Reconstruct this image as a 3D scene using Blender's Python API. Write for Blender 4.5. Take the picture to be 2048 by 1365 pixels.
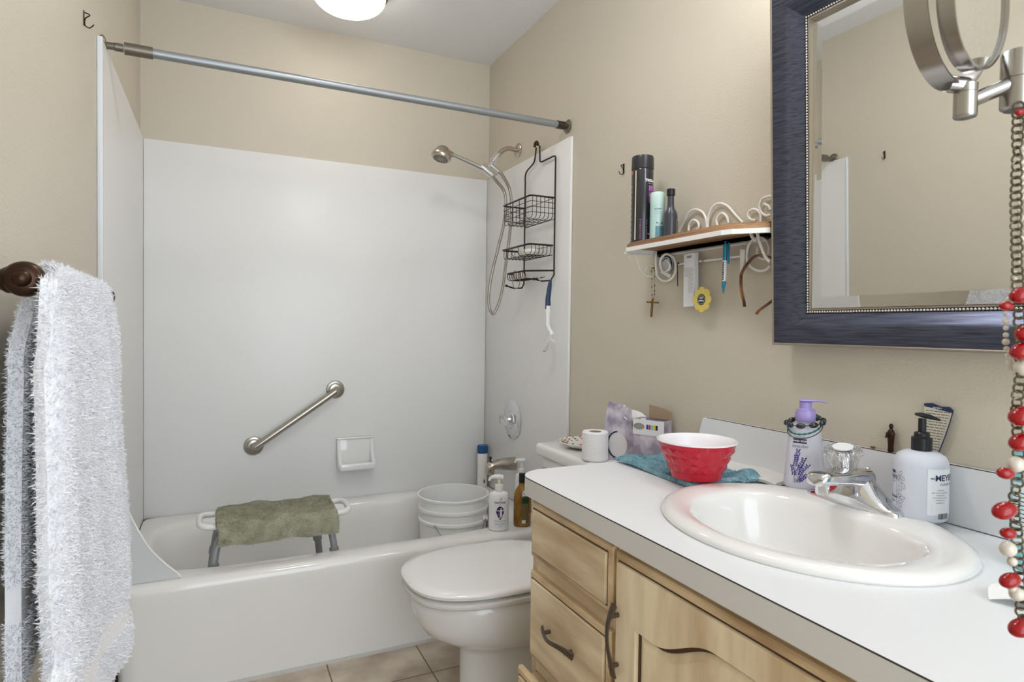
import bpy, bmesh, math, random
import numpy as np
from mathutils import Vector, Matrix
for o in list(bpy.data.objects): bpy.data.objects.remove(o)
SC=bpy.context.scene
PI=math.pi
# ---------------- camera, world, exposure ----------------
CAMH=1.153; YAW=.4434; PIT=-.0225; ROLL=.0129
cam=bpy.data.cameras.new('camera'); cam.lens=36*1234.3/2048; cam.sensor_width=36; cam.clip_start=.02
co=bpy.data.objects.new('camera',cam); SC.collection.objects.link(co)
e1=Vector((math.cos(YAW),-math.sin(YAW),0)); Fw=Vector((math.sin(YAW)*math.cos(PIT),math.cos(YAW)*math.cos(PIT),math.sin(PIT)))
e2=e1.cross(Fw); Rr=math.cos(ROLL)*e1+math.sin(ROLL)*e2; Uu=-math.sin(ROLL)*e1+math.cos(ROLL)*e2
M=Matrix.Identity(4)
for i in range(3): M[i][0]=Rr[i]; M[i][1]=Uu[i]; M[i][2]=-Fw[i]
M[2][3]=CAMH; co.matrix_world=M
cam.dof.use_dof=True; cam.dof.focus_distance=1.9; cam.dof.aperture_fstop=14
SC.camera=co
SC.view_settings.view_transform='Standard'; SC.view_settings.look='None'
SC.view_settings.exposure=0.2; SC.view_settings.gamma=1; SC.view_settings.use_curve_mapping=False
W=bpy.data.worlds.new('world'); SC.world=W; W.use_nodes=True
WB=W.node_tree.nodes['Background']; WB.inputs[0].default_value=(.84,.92,1,1); WB.inputs[1].default_value=3.7
CEIL_LAMP=6.0; VANITY=29.0; ADDED_LAMP=27.0

# ---------------- helpers ----------------
C=SC.collection
def lin(c): return tuple(((x/255)/12.92 if x/255<=.04045 else ((x/255+.055)/1.055)**2.4) for x in c)
WO={}
def tag(o,label=None,cat=None,group=None,kind=None):
    if label: o['label']=label
    if cat: o['category']=cat
    if group: o['group']=group
    if kind: o['kind']=kind
    return o
def thing(name,loc,label,cat,group=None):
    o=bpy.data.objects.new(name,None); C.objects.link(o); o.location=loc; o.empty_display_size=.05
    WO[o.name]=Vector(loc); return tag(o,label,cat,group)
class MB:
    def __init__(s): s.v=[]; s.f=[]
    def add(s,v,f):
        n=len(s.v); s.v+= [tuple(float(c) for c in p) for p in v]; s.f+=[tuple(i+n for i in q) for q in f]; return s
    def xf(s,M):
        s.v=[tuple(M@Vector(p)) for p in s.v]; return s
    def box(s,lo,hi,bev=0,seg=2,M=None):
        bm=bmesh.new(); bmesh.ops.create_cube(bm,size=1)
        for v in bm.verts:
            v.co=Vector([lo[i]+(v.co[i]+.5)*(hi[i]-lo[i]) for i in range(3)])
        if bev>0: bmesh.ops.bevel(bm,geom=list(bm.edges),offset=bev,segments=seg,profile=.5,affect='EDGES')
        if M is not None: bm.transform(M)
        s.bm(bm); return s
    def bm(s,bm):
        bm.verts.ensure_lookup_table(); bm.verts.index_update()
        s.add([v.co[:] for v in bm.verts],[[v.index for v in f.verts] for f in bm.faces]); bm.free(); return s
    def tube(s,pts,r,n=8,closed=False,cap=True,flat=None,up=None):
        P=[Vector(p) for p in pts]; m=len(P); R=r if hasattr(r,'__len__') else [r]*m
        T=[]
        for i in range(m):
            a=P[(i-1)%m] if (closed or i>0) else P[i]; b=P[(i+1)%m] if (closed or i<m-1) else P[i]
            t=b-a; T.append(t.normalized() if t.length>1e-9 else Vector((0,0,1)))
        u=Vector(up) if up else (Vector((0,0,1)) if abs(T[0].z)<.9 else Vector((1,0,0)))
        vs=[]
        N=(u-T[0]*u.dot(T[0])).normalized()
        for i in range(m):
            N=(N-T[i]*N.dot(T[i])); N=N.normalized() if N.length>1e-6 else T[i].orthogonal().normalized()
            B=T[i].cross(N)
            for k in range(n):
                a=2*PI*(k+.5)/n; fa,fb=(flat if flat else (1,1))
                vs.append(P[i]+(N*math.cos(a)*fa+B*math.sin(a)*fb)*R[i])
        fs=[]
        for i in range(m if closed else m-1):
            j=(i+1)%m
            for k in range(n):
                l=(k+1)%n; fs.append((i*n+k,i*n+l,j*n+l,j*n+k))
        if cap and not closed:
            fs.append(tuple(range(n))[::-1]); fs.append(tuple((m-1)*n+k for k in range(n)))
        return s.add(vs,fs)
    def loft(s,loops,cap0=True,cap1=True):
        n=len(loops[0]); vs=[p for L in loops for p in L]; fs=[]
        for i in range(len(loops)-1):
            for k in range(n):
                l=(k+1)%n; fs.append((i*n+k,i*n+l,(i+1)*n+l,(i+1)*n+k))
        if cap0: fs.append(tuple(range(n))[::-1])
        if cap1: fs.append(tuple((len(loops)-1)*n+k for k in range(n)))
        return s.add(vs,fs)
    def lathe(s,prof,c=(0,0,0),ax='z',n=40,ex=1,rot=0,fr=None,caps=True):
        # prof: (r, h); ex = depth ratio; fr = (A,B,N) axes
        if fr is None:
            fr={'z':((1,0,0),(0,1,0),(0,0,1)),'x':((0,1,0),(0,0,1),(1,0,0)),'y':((0,0,1),(1,0,0),(0,1,0))}[ax]
        A,B,N=[Vector(q) for q in fr]; c=Vector(c); ca,sa=math.cos(rot),math.sin(rot)
        A,B=A*ca+B*sa,B*ca-A*sa
        L=[[c+A*(r*math.cos(2*PI*k/n))+B*(ex*r*math.sin(2*PI*k/n))+N*h for k in range(n)] for r,h in prof]
        return s.loft(L,caps,caps)
    def ball(s,c,r,n=12,m=8,M3=None):
        rr=r if hasattr(r,'__len__') else (r,r,r); c=Vector(c); vs=[];fs=[]
        for j in range(1,m):
            t=PI*j/m
            for k in range(n):
                a=2*PI*k/n; p=Vector((rr[0]*math.sin(t)*math.cos(a),rr[1]*math.sin(t)*math.sin(a),rr[2]*math.cos(t)))
                vs.append(c+(M3@p if M3 else p))
        p=Vector((0,0,rr[2])); vs.append(c+(M3@p if M3 else p)); vs.append(c-(M3@p if M3 else p)); T=(m-1)*n; Bq=T+1
        for j in range(m-2):
            for k in range(n): l=(k+1)%n; fs.append((j*n+k,(j+1)*n+k,(j+1)*n+l,j*n+l))
        for k in range(n):
            l=(k+1)%n; fs.append((T,k,l)); fs.append((Bq,(m-2)*n+l,(m-2)*n+k))
        return s.add(vs,fs)
    def ring(s,c,R,r,fr,n=20,k=6,sx=1,sy=1,a0=0,a1=2*PI):
        A,B=Vector(fr[0]),Vector(fr[1]); c=Vector(c); full=abs(a1-a0-2*PI)<1e-6
        P=[c+A*(R*sx*math.cos(a0+(a1-a0)*i/(n if full else n-1)))+B*(R*sy*math.sin(a0+(a1-a0)*i/(n if full else n-1))) for i in range(n)]
        return s.tube(P,r,k,closed=full)
    def prism(s,poly,fr,d,o=(0,0,0)):
        # poly 2D in A,B plane, extruded d along N
        A,B,N=[Vector(q) for q in fr]; o=Vector(o); a=[o+A*x+B*y for x,y in poly]; b=[p+N*d for p in a]; n=len(poly)
        return s.add(a+b,[tuple(range(n))[::-1],tuple(range(n,2*n))]+[(k,(k+1)%n,n+(k+1)%n,n+k) for k in range(n)])
    def build(s,name,m,parent=None,smooth=35,label=None,kind=None,origin=None):
        me=bpy.data.meshes.new(name); 
        w=WO[parent.name] if parent is not None else Vector(origin if origin is not None else (0,0,0))
        me.from_pydata([(p[0]-w.x,p[1]-w.y,p[2]-w.z) for p in s.v],[],s.f); me.validate()
        bm=bmesh.new(); bm.from_mesh(me); bmesh.ops.recalc_face_normals(bm,faces=bm.faces); bm.to_mesh(me); bm.free()
        o=bpy.data.objects.new(name,me); C.objects.link(o)
        if m: me.materials.append(m)
        if smooth:
            me.polygons.foreach_set('use_smooth',[True]*len(me.polygons)); me.set_sharp_from_angle(angle=math.radians(smooth))
        if parent is not None: o.parent=parent
        else: o.location=w
        WO[o.name]=w
        return tag(o,label,kind=kind)
def frm(o,yaw):      # matrix: translate + rotate about z
    return Matrix.Translation(o)@Matrix.Rotation(yaw,4,'Z')
def cr(pts,k=8,closed=False):
    P=[np.array(p,float) for p in pts]; n=len(P); out=[]
    for i in range(n if closed else n-1):
        g=lambda j: P[j%n] if closed else P[min(max(j,0),n-1)]
        a,b,c,d=g(i-1),g(i),g(i+1),g(i+2)
        for t in np.linspace(0,1,k,endpoint=False):
            out.append(.5*((2*b)+(-a+c)*t+(2*a-5*b+4*c-d)*t*t+(-a+3*b-3*c+d)*t**3))
    if not closed: out.append(P[-1])
    return [tuple(q) for q in out]
def se(cx,cy,hx,hy,p,z,n=96,cx2=None):
    L=[]
    for k in range(n):
        a=2*PI*k/n; c,s=math.cos(a),math.sin(a); r=(abs(c/hx)**p+abs(s/hy)**p)**(-1/p)
        L.append((cx+r*c,cy+r*s,z))
    return L
def textmesh(s,size,bold=0,ext=0):
    cu=bpy.data.curves.new('t','FONT'); cu.body=s; cu.size=size; cu.align_x='CENTER'; cu.align_y='CENTER'; cu.offset=bold; cu.resolution_u=3
    o=bpy.data.objects.new('t',cu); C.objects.link(o); bpy.context.view_layer.update()
    me=bpy.data.meshes.new_from_object(o.evaluated_get(bpy.context.evaluated_depsgraph_get()))
    v=[tuple(q.co) for q in me.vertices]; f=[tuple(p.vertices) for p in me.polygons]
    bpy.data.objects.remove(o); bpy.data.meshes.remove(me); return v,f
def wrap(v,c,R,th,ex=1,rot=0,off=.0004):
    # map (u,h) onto an elliptic cylinder of radii R, R*ex about vertical axis c, centred on angle th (local)
    out=[]
    for p in v:
        Rm=R(p[1]) if callable(R) else R
        sp=math.hypot(Rm*math.sin(th),Rm*ex*math.cos(th)); a=th+p[0]/sp
        x=(Rm+off)*math.cos(a); y=(Rm*ex+off)*math.sin(a)
        out.append((c[0]+x*math.cos(rot)-y*math.sin(rot),c[1]+x*math.sin(rot)+y*math.cos(rot),c[2]+p[1]))
    return out
def patch(w,h,nx=10,ny=2,cx=0,cy=0):
    v=[(cx-w/2+w*i/nx,cy-h/2+h*j/ny,0) for j in range(ny+1) for i in range(nx+1)]
    return v,[(j*(nx+1)+i,j*(nx+1)+i+1,(j+1)*(nx+1)+i+1,(j+1)*(nx+1)+i) for j in range(ny) for i in range(nx)]
def leaf(x,y,l,w,a,n=8):
    pts=[]
    for k in range(n):
        t=2*PI*k/n; px=l/2*math.cos(t); py=w/2*math.sin(t)
        pts.append((x+px*math.cos(a)-py*math.sin(a),y+px*math.sin(a)+py*math.cos(a),0))
    return pts,[tuple(range(n))]
def stroke(pts,w):
    v=[];f=[]
    for i,(x,y) in enumerate(pts):
        a=pts[max(i-1,0)]; b=pts[min(i+1,len(pts)-1)]; dx,dy=b[0]-a[0],b[1]-a[1]; L=math.hypot(dx,dy) or 1
        v+=[(x-dy/L*w/2,y+dx/L*w/2,0),(x+dy/L*w/2,y-dx/L*w/2,0)]
        if i: f.append((2*i-2,2*i-1,2*i+1,2*i))
    return v,f
def wires(name,mb,m,parent,**k): return mb.build(name,m,parent,60,**k)

# ---------------- materials ----------------
def mat(name,col,rough=.5,metal=0,bump=None,mix=None,trans=0,ior=1.45,coat=0,emit=0,emitc=None,sss=0,alpha=1,spec=None,aniso=0,sheen=0):
    m=bpy.data.materials.new(name); m.use_nodes=True; nt=m.node_tree; b=nt.nodes['Principled BSDF']; N=nt.nodes; L=nt.links
    b.inputs['Base Color'].default_value=(*lin(col),1); b.inputs['Roughness'].default_value=rough; b.inputs['Metallic'].default_value=metal
    b.inputs['Transmission Weight'].default_value=trans; b.inputs['IOR'].default_value=ior; b.inputs['Coat Weight'].default_value=coat
    b.inputs['Coat Roughness'].default_value=.05; b.inputs['Alpha'].default_value=alpha
    if spec is not None: b.inputs['Specular IOR Level'].default_value=spec
    if sheen: b.inputs['Sheen Weight'].default_value=sheen
    if sss: b.inputs['Subsurface Weight'].default_value=sss; b.inputs['Subsurface Radius'].default_value=(.01,.008,.006)
    if emit: b.inputs['Emission Strength'].default_value=emit; b.inputs['Emission Color'].default_value=(*(emitc or lin(col)),1)
    tc=N.new('ShaderNodeTexCoord')
    if mix:   # (col2, scale xyz, lo, hi, detail)
        mp=N.new('ShaderNodeMapping'); mp.inputs['Scale'].default_value=mix[1]; L.new(tc.outputs['Object'],mp.inputs[0])
        nz=N.new('ShaderNodeTexNoise'); nz.inputs['Scale'].default_value=1; nz.inputs['Detail'].default_value=mix[4] if len(mix)>4 else 5; L.new(mp.outputs[0],nz.inputs[0])
        cr_=N.new('ShaderNodeValToRGB'); cr_.color_ramp.elements[0].position=mix[2]; cr_.color_ramp.elements[1].position=mix[3]
        cr_.color_ramp.elements[0].color=(*lin(mix[0]),1); cr_.color_ramp.elements[1].color=(*lin(col),1)
        L.new(nz.outputs[0],cr_.inputs[0]); L.new(cr_.outputs[0],b.inputs['Base Color'])
    if bump:  # (scale, strength, distance)
        nz=N.new('ShaderNodeTexNoise'); nz.inputs['Detail'].default_value=4
        if hasattr(bump[0],'__len__'):
            mp=N.new('ShaderNodeMapping'); mp.inputs['Scale'].default_value=bump[0]; L.new(tc.outputs['Object'],mp.inputs[0]); L.new(mp.outputs[0],nz.inputs[0]); nz.inputs['Scale'].default_value=1
        else: nz.inputs['Scale'].default_value=bump[0]; L.new(tc.outputs['Object'],nz.inputs[0])
        bp=N.new('ShaderNodeBump'); bp.inputs['Strength'].default_value=bump[1]; bp.inputs['Distance'].default_value=bump[2]
        L.new(nz.outputs[0],bp.inputs['Height']); L.new(bp.outputs[0],b.inputs['Normal'])
    return m
m_wall=mat('beige_paint',(204,195,178),.42,bump=(170,.6,.0016))
m_ceil=mat('ceiling_paint',(236,237,238),.7,bump=(60,.35,.002))
m_surround=mat('gloss_surround',(232,231,229),.3,bump=(6,.12,.003))
m_trimw=mat('white_trim',(214,217,220),.3)
m_porc=mat('porcelain',(232,231,229),.07,coat=.4)
m_sink=mat('sink_porcelain',(235,233,230),.06,coat=.4)
m_tub=mat('tub_enamel',(233,231,227),.1,coat=.3)
m_lam=mat('laminate',(231,232,234),.33,bump=(500,.05,.0004))
m_lamedge=mat('laminate_edge',(214,212,208),.4)
m_seam=mat('seam_line',(60,52,46),.6)
m_seal=mat('caulk',(205,203,198),.5)
m_chrome=mat('chrome',(222,222,224),.08,1)
m_nickel=mat('brushed_nickel',(176,170,160),.28,1,bump=((30,30,700),.1,.0003))
m_nick2=mat('satin_nickel',(192,184,172),.26,1)
m_rod=mat('grey_rod',(150,154,156),.38,.55)
m_bronze=mat('bronze',(66,48,38),.35,.9)
m_blackwire=mat('bronze_wire',(52,38,34),.4,.6)
m_dark=mat('dark_plastic',(24,26,30),.3)
m_white=mat('white_plastic',(234,234,232),.3)
m_whitepaint=mat('white_painted_metal',(236,234,230),.35)
m_mirror=mat('mirror_glass',(235,236,234),.015,1)
m_frame=mat('frame_leaf',(84,88,104),.3,.75,mix=((60,62,74),(90,14,300),.3,.6,6),bump=((40,20,320),.1,.0005))
m_silver=mat('frame_silver',(176,166,152),.28,.9)
m_bead=mat('bead_silver',(190,186,180),.25,.9)
m_glaze=mat('dark_glaze',(74,52,34),.6)
m_void=mat('dark_gap',(34,26,20),.8)
def wood(name,sc): return mat(name,(240,222,188),.42,mix=((186,158,120),sc,.30,.56,8),bump=(sc,.05,.0006))
m_woodh=wood('glazed_maple_horizontal',(12,2.2,13)); m_woodv=wood('glazed_maple_vertical',(12,11,2.2)); m_woode=mat('glazed_maple_edge',(222,196,156),.45,mix=((160,128,90),(20,5,20),.3,.6,6))
m_shelfwood=mat('shelf_wood',(178,140,104),.4,mix=((138,98,66),(50,4,50),.3,.65,6))
# tile floor
m_tile=mat('floor_tile',(190,178,160),.35,bump=(14,.15,.003))
nt=m_tile.node_tree; b=nt.nodes['Principled BSDF']; N=nt.nodes; L=nt.links
tc=N.new('ShaderNodeTexCoord'); mp=N.new('ShaderNodeMapping'); mp.inputs['Location'].default_value=(-.332+.312*4,-1.94+.312*8,0); L.new(tc.outputs['Object'],mp.inputs[0])
br=N.new('ShaderNodeTexBrick'); br.offset=0; br.squash=1; br.inputs['Scale'].default_value=1; br.inputs['Brick Width'].default_value=.312; br.inputs['Row Height'].default_value=.312
br.inputs['Mortar Size'].default_value=.0028; br.inputs['Mortar Smooth'].default_value=.3; br.inputs['Mortar'].default_value=(*lin((112,96,82)),1); L.new(mp.outputs[0],br.inputs[0])
nz=N.new('ShaderNodeTexNoise'); nz.inputs['Scale'].default_value=9; nz.inputs['Detail'].default_value=8; L.new(tc.outputs['Object'],nz.inputs[0])
rp=N.new('ShaderNodeValToRGB'); rp.color_ramp.elements[0].position=.35; rp.color_ramp.elements[1].position=.65
rp.color_ramp.elements[0].color=(*lin((168,152,134)),1); rp.color_ramp.elements[1].color=(*lin((206,193,174)),1); L.new(nz.outputs[0],rp.inputs[0])
L.new(rp.outputs[0],br.inputs['Color1']); L.new(rp.outputs[0],br.inputs['Color2']); L.new(br.outputs[0],b.inputs['Base Color'])

# ---------------- room shell ----------------
XL,XR,YB,YF,ZC=-.288,1.236,2.905,-1.35,2.474
def shell(name,lo,hi,m):
    o=MB().box(lo,hi).build(name,m,smooth=0); o['kind']='structure'; return o
shell('floor',(XL-.1,YF,-.08),(XR+.1,YB+.1,0),m_tile)
shell('ceiling',(XL-.1,YF,ZC),(XR+.1,YB+.1,ZC+.08),m_ceil)
shell('wall_left',(XL-.1,YF,0),(XL,YB,ZC),m_wall)
shell('wall_right',(XR,YF,0),(XR+.1,YB,ZC),m_wall)
shell('wall_back',(XL-.1,YB,0),(XR+.1,YB+.1,ZC),m_wall)
shell('trim_1',(XL,2.131,0),(XR,2.139,.009),m_seal)

# ---------------- tub surround ----------------
r=thing('tub_surround',(.47,2.9,.35),'glossy white wall surround lining the three walls around the bathtub','shower surround')
MB().box((XL+.012,2.893,.35),(XR-.012,2.9045,1.894),.003).build('back_panel',m_surround,r)
sp=MB(); poly=[(1.932,.352),(2.904,.352),(2.904,1.894),(1.932,1.894)]
poly=[(1.895,.001),(2.130,.001),(2.130,.352),(2.904,.352),(2.904,1.894),(1.932,1.894),(1.932,1.16),(1.895,1.16)]
sp.prism(poly,((0,1,0),(0,0,1),(1,0,0)),.011,(XL+.0005,0,0)); sp.build('side_panel',m_surround,r,20)
MB().box((XR-.0118,2.07,.352),(XR-.0005,2.904,1.894),.003).build('side_panel',m_surround,r)
MB().box((XL+.0005,1.926,1.16),(XL+.013,1.934,1.896),.001).build('edge_trim',m_trimw,r,label='pale grey edge strip on the left panel')
# ---------------- bathtub ----------------
r=thing('bathtub',(.47,2.52,0),'white alcove bathtub along the back wall with rounded front rim','bathtub')
cx,cy=(XL+XR)/2,(2.14+2.893)/2; hx=(XR-XL)/2-.0135
n=200
def O(z,yf,ins=0,p=40): 
    yb=2.892; return se(cx,(yf+yb)/2,hx-ins,(yb-yf)/2-ins,p,z,n)
def I(x0,x1,y0,y1,p,z): return se((x0+x1)/2,(y0+y1)/2,(x1-x0)/2,(y1-y0)/2,p,z,n)
L=[O(0,2.140),O(.30,2.140),O(.325,2.137),O(.340,2.140,0),O(.350,2.149,.001,34),O(.3535,2.165,.002,30),
   I(-.235,1.115,2.222,2.838,6,.3535),I(-.222,1.103,2.236,2.828,5,.348),I(-.213,1.094,2.246,2.820,4.6,.335),
   I(-.185,1.08,2.262,2.808,4.2,.25),I(-.13,1.06,2.285,2.790,4,.12),I(-.09,1.03,2.31,2.76,3.6,.068),I(0,.95,2.37,2.70,3,.058),I(.3,.6,2.5,2.56,2.2,.056)]
MB().loft(L,True,True).build('shell',m_tub,r,50)
MB().lathe([(.03,0),(.03,.004),(.02,.006)],(.93,2.53,.058)).build('drain',m_chrome,r)
MB().lathe([(.036,0),(.036,.006),(.02,.012)],(1.072,2.53,.22),fr=((0,1,0),(0,0,1),(-1,0,0))).build('overflow_plate',m_chrome,r)
# splash guard
g=[tuple(q) for q in [(-0.276, 2.17, 0.652), (-0.26, 2.17, 0.625), (-0.24, 2.17, 0.562), (-0.203, 2.17, 0.48), (-0.17, 2.17, 0.429), (-0.113, 2.17, 0.367)]]
r=thing('splash_guard',(-.2,2.17,.355),'white curved plastic splash guard on the left end of the tub rim','splash guard')
gp=[(p[0],p[2]) for p in cr(g,6)]; gp=[(XL+.0125,.356)]+[(XL+.0125,.665)]+gp[1:-1]+[(-.105,.356)]
MB().prism(gp,((1,0,0),(0,0,1),(0,1,0)),.003,(0,2.17,0)).build('panel',mat('guard_plastic',(206,208,209),.3),r,30)
MB().tube([(x,2.1715,z) for x,z in gp[1:]],.0035,8).build('bead_edge',m_white,r,60)

# ---------------- ceiling lamp ----------------
LX,LY=.455,2.47
r=thing('ceiling_lamp',(LX,LY,ZC),'round frosted glass ceiling lamp with bronze base above the tub','ceiling light')
MB().lathe([(.06,0),(.15,0),(.155,-.012),(.15,-.03),(.13,-.036)],(LX,LY,ZC-.0005)).build('base',mat('lamp_bronze',(128,104,72),.35,.7),r)
dome=[(.135,-.036)]+[(.138*math.cos(t),-.045-.062*math.sin(t)) for t in np.linspace(0,1.5,12)]
m_dome=mat('lit_glass',(255,244,226),.3,emit=CEIL_LAMP,emitc=(1,.93,.84))
MB().lathe(dome,(LX,LY,ZC),n=48).build('glass_dome',m_dome,r)
r=thing('ceiling_lamp',(.45,1.20,ZC),'unseen round frosted glass ceiling lamp added in front of the tub to brighten the room','ceiling light')  # out-of-view lamp added to brighten the lower parts of the room
MB().lathe([(.06,0),(.15,0),(.155,-.012),(.15,-.03),(.13,-.036)],(.45,1.20,ZC-.0005)).build('base',m_nickel,r)
MB().lathe(dome,(.45,1.20,ZC),n=48).build('glass_dome',mat('added_lamp_glass',(250,250,255),.3,emit=ADDED_LAMP,emitc=(.97,.98,1)),r)
# vanity light above the mirror (out of frame, lights the room)
r=thing('vanity_light',(XR,.80,2.12),'three globe vanity light on the wall above the framed mirror','wall light')
MB().box((XR-.03,.50,2.10),(XR-.0005,1.06,2.19),.006).build('back_plate',m_nickel,r)
m_globe=mat('lit_globe',(255,250,240),.3,emit=VANITY,emitc=(.98,.98,1))
for y in (.60,.78,.96):
    MB().tube([(XR-.03,y,2.145),(XR-.12,y,2.145)],.012,12).build('arm',m_nickel,r)
    MB().ball((XR-.16,y,2.13),.042,24,16).build('globe',m_globe,r)
# ---------------- shower rod ----------------
a=Vector((XL,2.0,1.902)); b=Vector((XR,2.112,1.943)); d=(b-a).normalized()
r=thing('shower_rod',tuple(a),'grey tension curtain rod spanning the tub opening without a curtain','curtain rod')
def seg(t0,t1,r0,r1=None,mb=None):
    return (mb or MB()).tube([a+d*t0,a+d*t1],[r0,r1 or r0],20)
L_=(b-a).length
seg(.115,L_-.05,.0132).build('rod',m_rod,r)
m_end=mat('rod_end',(120,112,100),.35,.7)
for s,(c0,c1) in enumerate(((a,1),(b,-1))):
    MB().lathe([(.024,.0005),(.026,.004),(.02,.009),(.0095,.012),(.0095,.03)],tuple(c0),fr=((0,1,0),(0,0,1),(c1,0,0))).build('end_flange',m_end,r)
mb=MB()
for t0,t1,r0 in ((.03,.05,.011),(.052,.12,.0165)): seg(t0,t1,r0,mb=mb)
mb.build('sleeve',m_end,r)
seg(L_-.055,L_-.02,.0155).build('sleeve',mat('rod_cap',(70,60,50),.4,.5),r)
# ---------------- grab bar ----------------
r=thing('grab_bar',(.137,2.893,.61),'brushed steel grab bar mounted diagonally on the back surround','grab bar')
A=Vector((.137,2.893,.623)); B=Vector((.481,2.893,.857))
for q in (A,B): MB().lathe([(.040,0),(.041,.004),(.038,.009),(.030,.011),(.026,.016),(.0175,.018)],tuple(q-Vector((0,.0003,0))),fr=((1,0,0),(0,0,1),(0,-1,0)),n=48).build('flange',m_nickel,r)
D=(B-A).normalized()
MB().tube(cr([A+Vector((0,-.012,0)),A+Vector((0,-.03,0)),A+D*.012+Vector((0,-.044,0)),A+D*.04+Vector((0,-.05,0)),B-D*.04+Vector((0,-.05,0)),B-D*.012+Vector((0,-.044,0)),B+Vector((0,-.03,0)),B+Vector((0,-.012,0))],6),.0155,20).build('bar',m_nickel,r)
# ---------------- ceramic soap dish ----------------
r=thing('soap_dish',(.57,2.893,.49),'white ceramic soap dish fixed to the back surround','soap dish')
mb=MB(); x0,x1=.488,.652; z0,z1=.492,.636
mb.box((x0,2.878,z0),(x1,2.8928,z1),.006,3)
side=[(2.892,z1-.004),(2.874,z1-.006),(2.868,z1-.02),(2.858,z1-.06),(2.828,z0+.045),(2.812,z0+.032),(2.812,z0+.010),(2.83,z0+.002),(2.892,z0+.002)]
for xx in (x0,x1-.014):
    bm=bmesh.new(); vs=[bm.verts.new((xx,y,z)) for y,z in side]; f=bm.faces.new(vs); e=bmesh.ops.extrude_face_region(bm,geom=[f])
    for v in e['geom']:
        if isinstance(v,bmesh.types.BMVert): v.co.x+=.014
    bmesh.ops.recalc_face_normals(bm,faces=bm.faces); bmesh.ops.bevel(bm,geom=list(bm.edges),offset=.0045,segments=3,affect='EDGES'); mb.bm(bm)
mb.box((x0,2.872,z1-.010),(x1,2.892,z1),.0045,3)
mb.box((x0+.002,2.812,z0),(x1-.002,2.892,z0+.016),.007,3); mb.box((x0+.002,2.807,z0+.002),(x1-.002,2.824,z0+.034),.008,3)
mb.build('dish',m_porc,r,45)
# ---------------- shower arm, diverter, hose ----------------
FA=(1.236,2.56,1.962)
r=thing('shower_fixture',FA,'nickel shower arm with diverter bracket and ribbed metal hose','shower fitting')
MB().lathe([(.032,.0005),(.033,.003),(.027,.008),(.015,.011)],FA,fr=((0,1,0),(0,0,1),(-1,0,0))).build('flange',m_nick2,r)
MB().tube(cr([(1.226,2.56,1.962),(1.195,2.56,1.964),(1.172,2.56,1.960),(1.148,2.56,1.943),(1.128,2.56,1.922)],6),.0105,16).build('arm',m_nick2,r)
mb=MB(); dd=Vector((-.6,0,-.8)); p=Vector((1.134,2.56,1.93))
mb.tube([p,p+dd*.012],.015,16); mb.tube([p+dd*.012,p+dd*.04],[.0165,.015],16); mb.tube([p+dd*.04,p+dd*.085],.010,14)
q=p+dd*.062; mb.tube([q,q+Vector((.045,0,-.03))],.0105,14)
k=p+dd*.095; mb.tube([k+Vector((-.025,0,.016)),k+Vector((.03,0,-.02))],.0165,16)
mb.build('diverter_bracket',m_chrome,r)
H1=[tuple(v) for v in [(1.123, 2.5, 1.84), (1.148, 2.5, 1.816), (1.165, 2.5, 1.767), (1.176, 2.5, 1.698), (1.175, 2.5, 1.631), (1.166, 2.5, 1.541), (1.151, 2.5, 1.429), (1.14, 2.5, 1.34), (1.121, 2.5, 1.262), (1.093, 2.5, 1.21)]]
H2=[tuple(v) for v in [(1.093, 2.5, 1.21), (1.073, 2.5, 1.245), (1.072, 2.5, 1.305), (1.086, 2.5, 1.393), (1.111, 2.5, 1.493), (1.136, 2.5, 1.594), (1.147, 2.5, 1.673), (1.141, 2.5, 1.749), (1.119, 2.5, 1.797), (1.092, 2.5, 1.823)]]
pts=cr([(q.x+.04,2.56,q.z-.028),(q.x+.05,2.54,q.z-.045)]+H1[2:]+H2[1:-2]+[(k.x+.04,2.535,k.z-.05),(k.x+.025,2.56,k.z-.018)],30)
# resample evenly and ribbed radius
P=np.array(pts); sl=np.r_[0,np.cumsum(np.linalg.norm(np.diff(P,axis=0),axis=1))]; m=int(sl[-1]/.0013); t=np.linspace(0,sl[-1],m)
P=np.c_[[np.interp(t,sl,P[:,i]) for i in range(3)]].T
MB().tube([tuple(v) for v in P],[.0080 if i%4<2 else .0048 for i in range(m)],10).build('hose',mat('hose_metal',(190,186,178),.25,.9),r,60)
# hand shower
r=thing('hand_shower',tuple(k),'chrome hand shower held in the bracket, head turned down','shower head')
K=Vector(k); h1=Vector((.905,2.55,1.90)); dh=(K-h1)
MB().tube([K+dh.normalized()*.01,K-dh*.2,K-dh*.5,K-dh*.8,h1],[.0105,.012,.0115,.0095,.011],16).build('handle',m_chrome,r)
c=Vector((.866,2.552,1.893)); nrm=Vector((-.30,-.12,-.95)).normalized(); A_=Vector((1,0,0)); A_=(A_-nrm*A_.dot(nrm)).normalized(); B_=nrm.cross(A_)
MB().lathe([(.008,-.034),(.024,-.031),(.034,-.016),(.041,.0),(.043,.006),(.043,.014),(.040,.02),(.034,.021)],tuple(c),fr=(A_,B_,nrm),n=36).build('head',m_nick2,r,50)
MB().tube([h1+Vector((.01,0,-.003)),c+Vector((.02,0,.008))],[.012,.020],16).build('neck',m_nick2,r)
fc=MB().lathe([(.033,.0212),(.033,.0226)],tuple(c),fr=(A_,B_,nrm),n=32).build('spray_face',mat('spray_face',(150,142,130),.4,.3),r)
mb=MB()
for R,nn in ((.027,20),(.018,12)):
    for i in range(nn):
        an=2*PI*i/nn; mb.ball(c+A_*(R*math.cos(an))+B_*(R*math.sin(an))+nrm*.0228,.0022,6,4)
mb.build('nozzles',m_dark,fc)
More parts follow.
